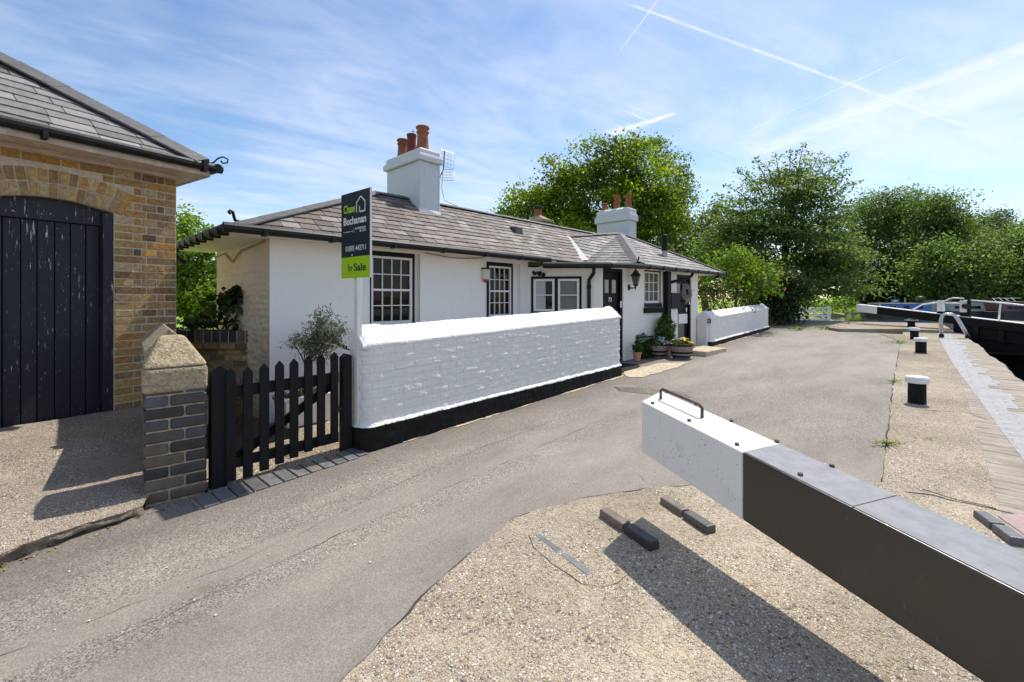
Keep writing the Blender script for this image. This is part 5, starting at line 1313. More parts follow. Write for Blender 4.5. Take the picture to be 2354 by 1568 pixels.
# ------------------------------------------------------------------ ladder hoop on the lock edge
lad = thing('ladder_handrail', 'galvanised double hoop handrail of the lock ladder at the coping edge', 'handrail')
Y0 = 12.45; gL = gz(10.2)
for d_ in (0, .042):
    pt = [(2162, 774), (2160.5, 745), (2160.5, 735), (2164, 726), (2172, 721), (2184, 721), (2193, 726), (2199, 733), (2212, 755), (2224, 776)]
    q = []
    for i, (px, py) in enumerate(pt):
        Y = Y0 - .35*max(0, (px - 2162)/62); q.append((XW(px, Y) + d_*.75, Y - d_*.68, zp(py, Y) - .0))
    m = MB(); m.tube(q, .024, 10); m.build('hoop', M['steel'], lad, smooth=True)
    m = MB(); m.tube([(q[0][0], q[0][1], q[0][2] - .02), (q[0][0], q[0][1], q[0][2] + .06)], .034, 10); m.build('foot_socket', M['iron'], lad); m = MB(); m.tube([(q[-1][0], q[-1][1], q[-1][2] - .05), (q[-1][0] - .02, q[-1][1] + .01, q[-1][2] + .05)], .034, 10); m.build('foot_socket', M['iron'], lad)

# ------------------------------------------------------------------ upper gate with its beam, walkway rail and posts
ug = thing('upper_lock_gate', 'upper lock gate with black white-ended balance beam and white handrail over the water', 'lock gate')
E_, P_ = Vector((XW(1974.5, 16.2), 16.2, 0)), Vector((13.5, 13.4, 0)); dr_ = (P_ - E_); dr_.z = 0; LG = dr_.length; dr_.normalize(); nr = Vector((dr_.y, -dr_.x, 0))
if nr.y > 0: nr = -nr
z_e, z_p = zp(699, 16.2), zp(727, 13.4); sl_ = (z_p - z_e)/LG
def pt_(x, y, z): v = E_ + dr_*x + nr*y; return (v.x, v.y, z)
def zz_(x): return z_e + sl_*x
def gbar(m, x0, x1, y0, y1, a, b):               # box following the sloping beam, a..b below its top line
    m.hexa([pt_(x0, y1, zz_(x0) + a), pt_(x1, y1, zz_(x1) + a), pt_(x1, y0, zz_(x1) + a), pt_(x0, y0, zz_(x0) + a), pt_(x0, y1, zz_(x0) + b), pt_(x1, y1, zz_(x1) + b), pt_(x1, y0, zz_(x1) + b), pt_(x0, y0, zz_(x0) + b)])
def xg(px):                                      # distance along the gate under a sight line
    k = (px - CX)/F; return (k*E_.y - E_.x)/(dr_.x - k*dr_.y)
W0 = xg(2022)
m = MB(); gbar(m, 0, W0, -.14, .14, -.265, 0); o = m.build('white_end', M['white'], ug, bevel=.012)
m = MB(); gbar(m, W0 + .001, 6.2, -.14, .14, -.26, -.014); o2 = m.build('beam', M['black'], ug, bevel=.012)
m = MB(); gbar(m, W0 + .002, 6.2, -.14, .14, -.013, .004); m.build('white_top_edge', M['white'], ug)
m = MB(); gbar(m, LG - .2, 6.2, -.08, .08, -1.9, -.262); m.build('leaf', M['black_wood'], ug)
m = MB()
for i in range(5): x = LG + .3 + i*.55; gbar(m, x, x + .10, .081, .14, -.62, -.262)
gbar(m, LG + .1, 6.2, .08, .15, -.56, -.53); m.build('leaf_batten', M['gutter'], ug)
def gpost(px, y0, y1, yb, wx, hood, dark=True):
    x = xg(px); v = E_ + dr_*x; m = MB(); k = wx/2
    m.box(-k, k, -.055, .055, zp(yb, v.y), zp(y0, v.y), fr=Matrix.Translation((v.x, v.y, 0)) @ Matrix.Rotation(math.atan2(dr_.y, dr_.x), 4, 'Z')); 
    po = m.build('white_post', M['white'], ug, bevel=.015)
    m = MB(); m.box(-k*.98, k*.98, -.052, .052, zp(y1, v.y), zp(yb, v.y) - .002, fr=Matrix.Translation((v.x, v.y, 0)) @ Matrix.Rotation(math.atan2(dr_.y, dr_.x), 4, 'Z')); m.build('post_base', M['black'], po)
gpost(2163, 691, 735, 716, .16, False); gpost(2216, 690, 768, 718, .16, True)
v = E_ + dr_*xg(2228); m = MB(); m.box(v.x - .03, v.x + .035, v.y - .03, v.y + .03, .2, zp(672, v.y)); m.build('rack_post', M['black'], ug, bevel=.01)
m = MB(); m.tube([(v.x - .10, v.y - .05, zp(704, v.y)), (v.x - .10, v.y + .05, zp(704, v.y))], .08, 12); m.build('paddle_gear', M['iron'], ug)
# handrail
def rp(px, py, off=.0): x = xg(px); v = E_ + dr_*x + nr*off; return (v.x, v.y, zp(py, v.y))
m = MB(); m.tube([rp(2094, 714), rp(2120, 700), rp(2163, 694)], .022, 6); m.tube([rp(2163, 697), rp(2180, 688), rp(2190, 685), rp(2216, 686)], .02, 6); m.tube([rp(2163, 697), rp(2216, 697)], .018, 6)
m.tube([rp(2228, 690), rp(2300, 696), rp(2354, 702), rp(2450, 712)], .022, 6); m.tube([rp(2300, 697), rp(2296, 737)], .022, 6); m.build('handrail', M['white'], ug, smooth=True)
m = MB(); m.tube([rp(2228, 735, -.3), rp(2340, 741, -.3), rp(2420, 750, -.3)], .03, 4); m.build('walkway', M['timber'], ug)

# ------------------------------------------------------------------ white field gate on the towpath
wg = thing('field_gate', 'small white five-bar gate across the path beyond the ivy-clad tree', 'gate', None)
a, b = (XW(1832, 26), 26.0), (XW(1906, 26), 26.0); fG, LGt = fr_line(a, b); wg.matrix_world = fG
zb_, zt_ = zp(741, 26), zp(706, 26)
for x in (0, LGt): m = MB(); m.box(x - .06, x + .06, -.06, .06, zb_ - .2, zt_ + .06); m.build('post', M['white'], wg, bevel=.01)
m = MB()
for k in range(4): z = zb_ + .14 + (zt_ - zb_ - .18)*k/3; m.box(.07, LGt - .07, -.025, .02, z - .04, z + .04)
for x in (.5, 1.0, 1.45): m.box(x - .04, x + .04, -.05, -.026, zb_ + .1, zt_)
m.build('bars', M['white'], wg)
m = MB()
for (x0, z0, x1, z1) in ((LGt - .1, zb_ + .1, .55, zt_ - .02), (.1, zb_ + .2, .8, zt_ - .02)): m.tube([(x0, -.07, z0), (x1, -.07, z1)], .035, 4)
m.build('brace', M['white'], wg)

# ------------------------------------------------------------------ narrowboats moored along the far bank
def boat(label, px0, px1, Y, top, hull, cab, wins=6, extra=None, fore=.12, aft=.10):
    x0, x1 = XW(px0, Y), XW(px1, Y); L = x1 - x0; zt = zp(top, Y); b = thing('narrowboat', label, 'narrowboat', T(x0, Y, 0), 'narrowboats moored on the far bank'); w = 1.0
    m = MB(); m.slab([(0, 0), (L*.04, -w*.8), (L*.10, -w), (L*.95, -w), (L, -w*.6), (L, w*.6), (L*.95, w), (L*.1, w), (L*.04, w*.8)], -.3, .42); m.build('hull', M[hull], b, bevel=.03)
    a0, a1 = L*fore, L*(1-aft); m = MB()
    m.hexa([(a0, -w*.86, .421), (a1, -w*.86, .421), (a1, w*.86, .421), (a0, w*.86, .421), (a0 + .1, -w*.70, zt), (a1 - .05, -w*.70, zt), (a1 - .05, w*.70, zt), (a0 + .1, w*.70, zt)]); c = m.build('cabin', M[cab], b, bevel=.03)
    m = MB(); m.box(a0, a1, -w*.74, w*.74, zt + .001, zt + .04); m.build('roof', M['bgrey'] if cab != 'bblue' else M['bcream'], b)
    for k in range(wins):
        x = a0 + .4 + (a1 - a0 - .8)*(k + .5)/wins; m = MB(); m.hexa([(x-.22, -w*.835, .62), (x+.22, -w*.835, .62), (x+.22, -w*.80, .62), (x-.22, -w*.80, .62), (x-.22, -w*.768, .86), (x+.22, -w*.768, .86), (x+.22, -w*.73, .86), (x-.22, -w*.73, .86)]); m.build('window', M['glass'], c)
    return b, L, zt
b1, L1, z1 = boat('bright blue narrowboat with pale roof, moored left of the upper gate posts', 1992, 2136, 37.5, 698, 'hull', 'bblue', 3)
m = MB(); m.lathe([(.28, 0), (.3, .1), (.24, .16)], 12, fr=T(L1*.86, 0, z1 + .04)); m.lathe([(.12, .16), (.34, .3), (.30, .5), (.1, .6)], 10, fr=T(L1*.86, 0, z1 + .04)); tag(m.build('roof_plant', M['leaf_grey']), 'round potted plant on the roof of the blue narrowboat', 'plant').matrix_world = T(XW(1992, 37.5), 37.5)
bb_, L2, z2 = boat('dark grey cruiser with canopy between the blue boat and the gate post', 2128, 2172, 41.0, 692, 'hull', 'bgrey', 2)
b3, L3, z3 = boat('cream and green narrowboat seen between the two white gate posts', 2150, 2252, 37.0, 695, 'hull', 'bgreen', 5)
b4, L4, z4 = boat('maroon narrowboat moored right of the gate behind the white handrail', 2262, 2400, 36.0, 694, 'hull', 'bred', 6)
m = MB(); m.slab([(L3*.90, -1.02), (L3*1.0, -.62), (L3*1.0, .6), (L3*.90, 1.02)], .10, .30); m.build('stern_band', M['red'], b3)
m = MB()
for k in range(4): m.tube([(L4*.12 + k*.5, -.4, z4 + .04), (L4*.12 + .2 + k*.5, .1, z4 + .30 + .05*(k % 2))], .025, 5)
m.tube([(L4*.10, -.2, z4 + .28), (L4*.10 + 2.2, -.2, z4 + .30)], .02, 5); m.build('roof_rack', M['steel'], b4)
m = MB(); m.lathe([(.35, 0), (.42, .5), (.38, .75), (.2, .8)], 12, fr=T(L4*.62, -1.3, .05)); tag(m.build('canopy_bundle', simple('navy_canvas', (.012, .016, .035), .8, .2, 5)), 'dark navy canvas bundle hanging beside the maroon narrowboat', 'bundle').matrix_world = T(XW(2262, 36), 36.0)
boat('white and grey narrowboat at the far right edge beyond the rail', 2340, 2470, 39.0, 695, 'hull', 'bcream', 5)
# notice board on the far bank
nb_ = thing('notice_board', 'small blue notice board on the far bank left of the blue narrowboat', 'sign', T(XW(2057, 46), 46.0, 0))
m = MB(); m.box(-.04, .04, -.02, .04, .2, zp(694, 46)); m.build('post', M['black_wood'], nb_)
m = MB(); m.box(-.42, .42, -.06, -.021, zp(698, 46), zp(688, 46)); m.build('panel', M['bblue'], nb_)
m = MB(); m.box(-.25, .25, -.075, -.061, zp(694, 46), zp(690, 46)); m.build('symbol', M['text_white'], nb_)
m = MB(); m.box(XW(2081, 47) - .07, XW(2081, 47) + .07, 46.95, 47.05, .3, zp(684, 47)); tag(m.build('mooring_post', M['timber']), 'slim pale post standing on the far bank behind the blue narrowboat', 'post')
# ------------------------------------------------------------------ foliage
def leaf_mesh(name, Cn, Nr, size, mat, parent=None, clump=None, aspect=.55, fold=.18, dirs=None):
    n = len(Cn); Nr = Nr/(np.linalg.norm(Nr, axis=1)[:, None] + 1e-9)
    if dirs is None:
        dirs = rng.normal(size=(n, 3))
    t = dirs - (dirs*Nr).sum(1)[:, None]*Nr; t /= np.linalg.norm(t, axis=1)[:, None] + 1e-9
    b = np.cross(Nr, t); L = (size*rng.uniform(.6, 1.3, n))[:, None]*.5; W = L*aspect
    v = np.stack([Cn - t*L, Cn + b*W + Nr*L*fold, Cn + t*L, Cn - b*W + Nr*L*fold], 1).reshape(-1, 3)
    q = np.arange(n*4).reshape(n, 4)
    c = np.stack([clump if clump is not None else rng.random(n), rng.random(n), rng.random(n)], -1)
    return raw_mesh(name, v, q, mat, parent, False, c, 'leaf')
def unit(n):
    d = rng.normal(size=(n, 3)); return d/np.linalg.norm(d, axis=1)[:, None]
def crown_pts(lobes, clumps_per_m2, per, cr, flat=.6, inner=.45, up=.5):
    """lobes: (centre, rx, ry, rz). Leaves gathered in clumps spread through each lobe's outer volume."""
    P, N, K = [], [], []
    for c, rx, ry, rz in lobes:
        area = 4*PI*((rx*ry + rx*rz + ry*rz)/3); m = max(4, int(area*clumps_per_m2))
        d = unit(m); r = inner + (1-inner)*rng.random(m)**.6
        r = r*(1 + .16*np.sin(d[:, 0]*5 + d[:, 2]*4 + rx*9) + .10*np.sin(d[:, 1]*9 - d[:, 2]*7))
        ctr = np.array(c) + d*r[:, None]*np.array([rx, ry, rz]); tone = rng.random(m)**1.3
        for i in range(m):
            k = max(3, int(per*rng.uniform(.5, 1.5))); o = rng.normal(size=(k, 3))*cr*rng.uniform(.6, 1.3)*np.array([1, 1, flat]); o[:, 2] -= .35*cr*(o[:, 0]**2 + o[:, 1]**2)/(cr*cr)*.35
            P.append(ctr[i] + o); N.append(rng.normal(size=(k, 3))*.75 + d[i]*.45 + np.array([0, 0, up])); K.append(np.clip(tone[i] + rng.normal(size=k)*.12, 0, 1))
    return np.concatenate(P), np.concatenate(N), np.concatenate(K)
def lobe(px, py, Y, rx, ry, deep=.85):
    k = Y/F; return ((XW(px, Y), Y, zp(py, Y)), rx*k, rx*k*deep, ry*k)
def limbs(mb, base, lobes, r0, fork=.35):
    base = Vector(base); cz = sum(l[0][2] for l in lobes)/len(lobes); cx = sum(l[0][0] for l in lobes)/len(lobes); cy = sum(l[0][1] for l in lobes)/len(lobes)
    f = base.lerp(Vector((cx, cy, cz)), fork); f.x = base.x*.8 + f.x*.2; f.y = base.y*.8 + f.y*.2
    mb.tube([base - Vector((0, 0, .3)), base + Vector((0, 0, .15)), base.lerp(f, .5) + Vector((random.uniform(-1, 1)*r0*.5, 0, 0)), f], [r0*1.35, r0*1.05, r0*.85, r0*.75], 9)
    for c, rx, ry, rz in lobes:
        c = Vector(c); m1 = f.lerp(c, .45) + Vector((random.gauss(0, rx*.12), random.gauss(0, rx*.12), random.gauss(0, rz*.08)))
        mb.tube([f, m1, c], [r0*.5, r0*.32, r0*.15], 6)
        for k in range(7):
            d = Vector(unit(1)[0]); d.z = abs(d.z)*.6; e = c + Vector((d.x*rx, d.y*ry, d.z*rz))*.85; mm = m1.lerp(c, random.random()); mb.tube([mm, mm.lerp(e, .5) + Vector((0, 0, .05*rz)), e], [r0*.14, r0*.08, r0*.03], 4)
def tree(name, label, cat, base, lobes, mat, leaf, dens, per, cr, r0, group=None, flat=.6, inner=.45, sprays=None, up=.5, fork=.35, aspect=.55):
    t = thing(name, label, cat, T(*base), group); inv = t.matrix_world.inverted()
    P, N, K = crown_pts(lobes, dens, per, cr, flat, inner, up)
    mb = MB(); limbs(mb, base, lobes, r0, fork)
    if sprays:
        SP, SN, SK = [], [], []
        for a, b in sprays:
            a, b = Vector(a), Vector(b); L = (b-a).length; n = int(L/leaf*9)
            mb.tube([a, a.lerp(b, .5) + Vector((0, 0, .04*L)), b], [.03, .018, .006], 5)
            u = rng.random(n)**.9; w = (1.02 - u)*.16*L + .09
            q = np.array(a)[None] + (np.array(b - a))[None]*u[:, None] + rng.normal(size=(n, 3))*np.stack([w, w, w*.35], -1); q[:, 2] += .04*L*4*u*(1-u) - .02
            SP.append(q); SN.append(rng.normal(size=(n, 3))*.6 + np.array([0, 0, 1.0])); SK.append(np.clip(rng.random() + rng.normal(size=n)*.2, 0, 1))
        P = np.concatenate([P] + SP); N = np.concatenate([N] + SN); K = np.concatenate([K] + SK)
    leaf_mesh('crown', P - np.array(base), N, np.full(len(P), leaf), mat, t, K, aspect)
    for i, v in enumerate(mb.v): mb.v[i] = inv @ v
    mb.build('trunk', M['bark'], t, smooth=True)
    return t
def LB_(Y, *ls): return [lobe(a, b, Y + random.uniform(-.03, .03)*Y, c, d) for a, b, c, d in ls]

# trees beyond the cottage
tree('oak_tree', 'big round yellow-green oak towering behind the cottage roof and its right chimney', 'tree', (XW(1425, 30), 30, 0),
     LB_(30, (1405,395,70,54), (1332,430,52,56), (1490,432,62,58), (1288,405,28,44), (1372,352,40,26), (1440,346,44,26), (1300,492,52,44), (1268,440,16,22), (1410,480,95,70), (1510,505,66,66), (1360,540,90,40), (1480,560,80,40)), M['leaf_oak'], .20, .60, 190, .60, .40, inner=.55, aspect=.75)
tree('sparse_tree', 'looser grey-green tree on the right flank of the big oak behind the roof', 'tree', (XW(1545, 34), 34, 0),
     LB_(34, (1535,400,46,62), (1562,455,34,52), (1505,335,38,26), (1540,520,50,60), (1570,400,18,40)), M['leaf_grey'], .21, 1.1, 36, .40, .3, inner=.35, aspect=.7,
     sprays=[((XW(1530,34), 34, zp(400,34)), (XW(x,34), 34, zp(y,34))) for x, y in ((1495,312),(1530,345),(1556,350),(1580,380),(1592,410),(1594,455),(1585,490),(1515,318))])
tree('oak_tree', 'smaller rounded oak left of the big one, just above the cottage ridge', 'tree', (XW(1215, 32), 32, 0),
     LB_(32, (1212,462,44,40), (1252,478,40,40), (1178,488,20,18), (1160,500,16,10), (1270,520,60,40)), M['leaf_oak'], .20, .72, 165, .54, .3, inner=.55, aspect=.75)
tree('sparse_tree', 'grey-green tree filling the gap between oak and hornbeam behind the flue', 'tree', (XW(1620, 27), 27, 0),
     LB_(27, (1600,545,44,46), (1648,515,40,48), (1580,600,55,50), (1640,590,60,50), (1530,610,50,40)), M['leaf_grey'], .21, 1.6, 52, .42, .25, inner=.4, aspect=.7)
horn = LB_(20.5, (1795,475,90,78), (1725,520,82,66), (1868,515,84,82), (1800,570,150,72), (1690,590,78,48), (1905,610,82,52), (1805,650,140,42), (1660,540,40,34), (1830,420,60,50), (1950,650,42,26))
tips = ((1735,362),(1848,328),(1888,345),(1948,348),(1953,386),(1972,415),(1695,386),(1668,425),(1638,472),(1782,352),(1818,342),(1920,372),(1900,360),(1760,372),(1940,440),(1965,470),(1645,445),(1860,350),(1715,395),(1985,600),(1990,640),(1970,560),(1628,500))
def spr(tips, cx, cy, Y, k=.45):
    out = []
    for x, y in tips:
        Yq = Y + random.uniform(-2, 2); bx, by = cx + (x - cx)*k, cy + (y - cy)*k
        out.append(((XW(bx, Yq), Yq, zp(by, Yq)), (XW(x, Yq), Yq, zp(y, Yq))))
    return out
tree('hornbeam_tree', 'tall dark hornbeam with upswept twigs standing past the second white wall', 'tree', (XW(1800, 20.5), 20.5, .3), horn, M['leaf_horn'], .125, 1.2, 180, .54, .28, flat=.18, inner=.40, sprays=spr(tips, 1810, 520, 20.5, .55), up=.9, aspect=.7)
sh = LB_(15.2, (1700,612,62,38), (1655,640,48,34), (1757,640,36,36), (1622,655,26,30), (1690,585,40,22), (1720,660,50,22), (1780,620,22,22))
tree('flowering_shrub', 'spreading yellow-green shrub with reddish tips behind the second white wall', 'shrub', (XW(1690, 15.2), 15.2, .35), sh, M['leaf_shrub'], .13, 5.5, 36, .22, .06, inner=.35, fork=.12)
tree('shrub', 'brownish spiky shrub growing against the far end of the cottage', 'shrub', (XW(1640, 14.2), 14.2, .3), LB_(14.2, (1640,672,32,28), (1665,700,40,22), (1625,700,24,22)), leaf_mat('brown_shrub_leaves', (.09, .075, .03), (.26, .20, .09), .3), .16, 4, 26, .2, .04, aspect=.22)
tree('ivy_tree', 'dark ivy-clad tree trunk leaning over the path by the end of the white wall', 'tree', (XW(1790, 17.6), 17.6, .4), LB_(17.6, (1792,690,44,55), (1778,728,36,28), (1808,655,46,34), (1745,690,26,50), (1765,650,40,30), (1826,690,14,45)), M['leaf_ivy'], .13, 11, 46, .20, .25, inner=.6)
tree('shrub', 'dry brown undergrowth at the foot of the ivy tree', 'shrub', (XW(1800, 16.6), 16.6, .35), LB_(16.6, (1798,748,32,12), (1770,745,20,12), (1822,752,16,8)), leaf_mat('dry_undergrowth', (.12, .08, .04), (.30, .21, .11), .2), .10, 9, 26, .12, .02)
tree('shrub', 'sunlit yellow-green bush behind the white field gate', 'shrub', (XW(1856, 29), 29, .2), LB_(29, (1856,682,26,26), (1880,700,18,12), (1845,655,22,20), (1920,690,30,14)), M['leaf_bright'], .22, 2.5, 26, .35, .06)
# the wood on the far bank
fb = 'trees along the far bank'
def far_tree(label, Y, ls, mat, leaf=.29, dens=.45, per=125, cr=.95, r0=.35, px=None, **k):
    px = px or sum(a for a, *_ in ls)/len(ls); return tree('bank_tree', label, 'tree', (XW(px, Y), Y, .4), LB_(Y, *ls), M[mat], leaf, dens, per, cr, r0, fb, **k)
far_tree('dark spreading bank tree just right of the hornbeam, over the lawn', 53, ((1975,520,45,70), (1935,585,50,60), (2000,610,60,60), (1985,645,40,30), (2020,655,50,30)), 'leaf_dark')
far_tree('tallest feathery bank tree, seen above the white end of the far beam', 56, ((2050,470,70,34), (2020,500,60,40), (2100,500,60,40), (2065,560,90,60), (2110,620,70,60), (2050,640,60,40)), 'leaf_horn', inner=.35, flat=.35, sprays=spr(((2000,440),(2035,428),(2065,432),(2090,440),(1985,455)), 2060, 500, 56, .4))
far_tree('leaning open-crowned bank tree with sky gaps above the blue boat', 49, ((2160,475,50,26), (2195,500,28,22), (2140,510,40,28), (2190,545,40,26), (2130,580,60,40), (2160,640,60,40)), 'leaf_horn', inner=.3, dens=.8, sprays=spr(((2205,455),(2190,448),(2215,490),(2150,445),(2170,450)), 2150, 520, 49, .4))
far_tree('rounded dark bank tree peeping over its paler neighbour at the right', 55, ((2255,515,42,26), (2280,500,22,18), (2240,550,50,40), (2300,560,40,40)), 'leaf_dark')
far_tree('yellow-green bank tree drooping over the boats left of the black rack post', 45, ((2130,610,40,40), (2165,580,40,36), (2185,640,32,36), (2140,650,44,30), (2200,665,20,18)), 'leaf_light', leaf=.30)
far_tree('broad pale green bank tree behind the maroon boat', 46, ((2250,590,60,44), (2295,565,50,38), (2230,640,46,40), (2290,640,60,46), (2340,620,40,50)), 'leaf_light', leaf=.28)
far_tree('pale bank tree cut by the right edge of the view', 46, ((2345,560,44,42), (2385,600,60,60), (2350,650,50,36), (2400,540,40,40)), 'leaf_light', leaf=.28)
far_tree('large dark tree standing beyond the right edge, its side just in view', 52, ((2420,560,60,60), (2470,600,70,70), (2340,535,26,20)), 'leaf_horn', dens=.8)
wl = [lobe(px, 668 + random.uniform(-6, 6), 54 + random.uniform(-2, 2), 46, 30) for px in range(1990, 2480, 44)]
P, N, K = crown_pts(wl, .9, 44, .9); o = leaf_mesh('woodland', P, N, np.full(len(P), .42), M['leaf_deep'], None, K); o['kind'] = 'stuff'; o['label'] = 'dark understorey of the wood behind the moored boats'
# left: greenery between the outbuilding and the cottage
tree('hedge_bush', 'tall sunlit bright green bush between the brick outbuilding and the cottage', 'bush', (XW(440, 11), 11, -.3), LB_(11, (425,515,28,40), (468,555,36,34), (415,600,40,52), (475,640,44,56), (430,700,50,50), (500,690,46,50), (390,660,60,80), (520,640,40,60), (360,560,50,60), (550,700,60,60)), M['leaf_bright'], .09, 20, 34, .15, .08, inner=.5, aspect=.7)
tree('climbing_vine', 'dark large-leaved vine on the brick wall against the cottage gable', 'vine', (XW(520, 6.35), 6.35, 1.0), LB_(6.35, (512,702,34,26), (478,732,36,18), (532,688,18,20), (550,735,24,14), (440,742,26,12), (540,672,10,8)), M['leaf_vine'], .105, 26, 9, .07, .012, inner=.3, aspect=.9)
# olive in the trough
tx, ty = wor(TROUGH[0], TROUGH[1]); Yo = ty
tree('olive_tree', 'small grey-leaved olive tree growing from the white trough', 'shrub', (tx, ty, TROUGH[2] - .02), LB_(Yo, (738,762,30,34), (705,785,30,14), (765,782,26,34), (745,730,18,20), (673,788,16,8), (778,755,16,22), (725,800,26,22)), M['leaf_olive'], .052, 110, 24, .05, .022, inner=.2, aspect=.26, fork=.5, flat=.9)
P = np.array([(TROUGH[0], TROUGH[1], TROUGH[2])])
mbx_ = [((TROUGH[0] + x, TROUGH[1] + random.uniform(-.08, .08), TROUGH[2] + .02), .09, .08, .05) for x in np.linspace(-.22, .22, 5)]
lw_ = [(tuple([*wor(c[0], c[1]), c[2]]), a, b, d) for c, a, b, d in mbx_]
P, N, K = crown_pts(lw_, 60, 12, .03); tag(leaf_mesh('trough_plants', P, N, np.full(len(P), .035), M['leaf_box'], None, K), 'low green plants in the white trough under the olive', 'plant')

# ------------------------------------------------------------------ pots and barrels by the doors
def half_barrel(label, s, p):
    x, y = wor(s, p); z = gz(s) + .01; b = thing('barrel_planter', label, 'planter', T(x, y, z))
    m = MB(); m.lathe([(.175, 0), (.215, .12), (.240, .22), (.250, .30), (.225, .30), (.215, .24)], 28); m.build('staves', M['barrel'], b)
    for z0, z1, r0, r1 in ((.02, .06, .187, .200), (.105, .145, .217, .230), (.258, .302, .251, .258)):
        m = MB(); m.lathe([(r0, z0), (r1, z1), (r1 - .012, z1)], 28); m.build('hoop', M['iron'], b)
    m = MB(); m.lathe([(.222, .262), (.002, .275)], 24); m.build('soil', M['soil'], b)
    return (x, y, z)
q1 = half_barrel('weathered half barrel planter nearer the cottage wall, with white and lilac flowers', 2.34, .42)
q2 = half_barrel('weathered half barrel planter nearer the path, with yellow and white flowers', 2.46, -.07)
def flowers(name, label, q, kinds, n, r, h):
    t = thing(name, label, 'flowers', T(*q)); lb = [((random.gauss(0, r*.36), random.gauss(0, r*.36), h + random.uniform(.02, .07)), .09, .09, .05) for _ in range(9)]
    P, N, K = crown_pts(lb, 200, 14, .03); leaf_mesh('leaves', P, N, np.full(len(P), .045), M['leaf_box'], t, K)
    for nm, mt, k, ang in kinds:
        m = MB()
        for _ in range(k):
            a = ang + random.gauss(0, .7); rr = r*math.sqrt(random.random())*1.05; x, y = rr*math.cos(a), rr*math.sin(a); z = h + .07 + random.uniform(-.02, .09) - .12*(rr/r)**3
            tl, ta = random.uniform(.1, .9), random.uniform(0, 2*PI); nx = Vector((math.cos(ta)*tl, math.sin(ta)*tl, 1)).normalized(); t1 = nx.orthogonal().normalized(); t2 = nx.cross(t1); R = random.uniform(.022, .034)
            m.add([Vector((x, y, z)) + (t1*math.cos(PI/3*i) + t2*math.sin(PI/3*i))*R*(1 if i % 2 else .8) + nx*.004*(i % 2) for i in range(6)], [list(range(6))])
        m.build('blossom', M[mt], t)
    return t
flowers('barrel_flowers', 'white and lilac bedding flowers filling the barrel nearer the wall', q1, (('w', 'fl_white', 70, -.6), ('b', 'fl_blue', 80, -.2)), 60, .25, .28)
flowers('barrel_flowers', 'yellow and white bedding flowers filling the barrel nearer the path', q2, (('y', 'fl_yellow', 80, .2), ('w', 'fl_white', 70, 1.2), ('b', 'fl_blue', 12, 2.6)), 60, .25, .28)
def bush(name, label, cat, q, lobes, mat, leaf, dens, per, cr, trunk=None, inner=.6, aspect=.55):
    t = thing(name, label, cat, T(*q)); P, N, K = crown_pts(lobes, dens, per, cr, inner=inner); leaf_mesh('foliage', P, N, np.full(len(P), leaf), mat, t, K, aspect)
    if trunk:
        m = MB(); m.tube([(0, 0, trunk[0]), (0.005, 0, trunk[1])], .014, 6); m.build('stem', M['bark'], t)
    return t
x, y = wor(1.98, .52); bush('trailing_plant', 'dark trailing plant spilling down left of the two barrels', 'plant', (x, y, gz(2)), [((0, 0, .10), .12, .12, .12), ((.02, .03, .25), .12, .12, .12), ((.10, .05, .36), .10, .10, .08), ((-.03, .08, .42), .03, .03, .12)], M['leaf_ivy'], .05, 150, 18, .035)
x, y = wor(2.66, .38); tp_ = thing('topiary_bush', 'clipped egg-shaped green topiary standing behind the two barrels', 'topiary', T(x, y, gz(2.66)))
P, N, K = crown_pts([((0, 0, .58), .19, .19, .26), ((0, 0, .78), .11, .11, .14), ((0, 0, .40), .17, .17, .14)], 420, 22, .022, inner=.86); leaf_mesh('foliage', P, N, np.full(len(P), .035), M['leaf_box'], tp_, K)
m = MB(); m.tube([(0, 0, .2), (0, 0, .5)], .02, 8); m.build('stem', M['bark'], tp_); m = MB(); m.lathe([(.10, 0), (.13, .24), (.115, .24), (.11, .2)], 16); m.build('pot', M['pot'], tp_)
x, y = wor(1.56, .50); z = gz(1.56) + .01
fp = tag(bpy.data.objects.new('flower_pot', None), 'small terracotta pot on the paving between the 73 door and the barrels', 'flowerpot'); COL.objects.link(fp); fp.matrix_world = T(x, y, z)
m = MB(); m.lathe([(.062, 0), (.085, .145), (.094, .147), (.096, .185), (.082, .185), (.078, .15)], 20); m.build('pot', M['pot'], fp); m = MB(); m.lathe([(.08, .165), (.002, .17)], 16); m.build('soil', M['soil'], fp)
bush('dwarf_conifer', 'bright green dwarf conifer in the small terracotta pot', 'conifer', (x, y, z), [((0, 0, .26), .085, .085, .08), ((0.01, 0, .36), .06, .06, .09), ((.015, 0, .46), .035, .035, .09), ((-.03, .02, .28), .07, .07, .06), ((.06, 0, .27), .06, .06, .05)], M['leaf_conifer'], .04, 420, 18, .022, (.16, .5), .4, .3)
def tuft(label, px, py, n, h, spread, kind='weed_tuft'):
    s, p = G(px, py); x, y = wor(s, p); z = gz(s) + .004; m = n
    a = rng.uniform(0, 2*PI, m); r = np.abs(rng.normal(size=m))*spread; Cn = np.stack([r*np.cos(a)*1.6, r*np.sin(a)*.8, h*.25 + rng.random(m)*h*.4], -1)
    d = np.stack([np.cos(a)*.8, np.sin(a)*.8, rng.uniform(.3, 1.3, m)], -1); N = np.stack([-d[:, 0]*.7, -d[:, 1]*.7, np.ones(m)], -1) + rng.normal(size=(m, 3))*.3
    o = leaf_mesh(kind, Cn, N, np.full(m, h*1.1), M['grass'], None, None, .16, .1, d); o.matrix_world = T(x, y, z); tag(o, label, 'weeds'); return o
tuft('bright weed tuft on the tarmac edge near the nearest bollard', 2040, 1025, 110, .055, .06)
tuft('thin green weeds in the concrete beyond the weed tuft', 2140, 1012, 30, .04, .07)
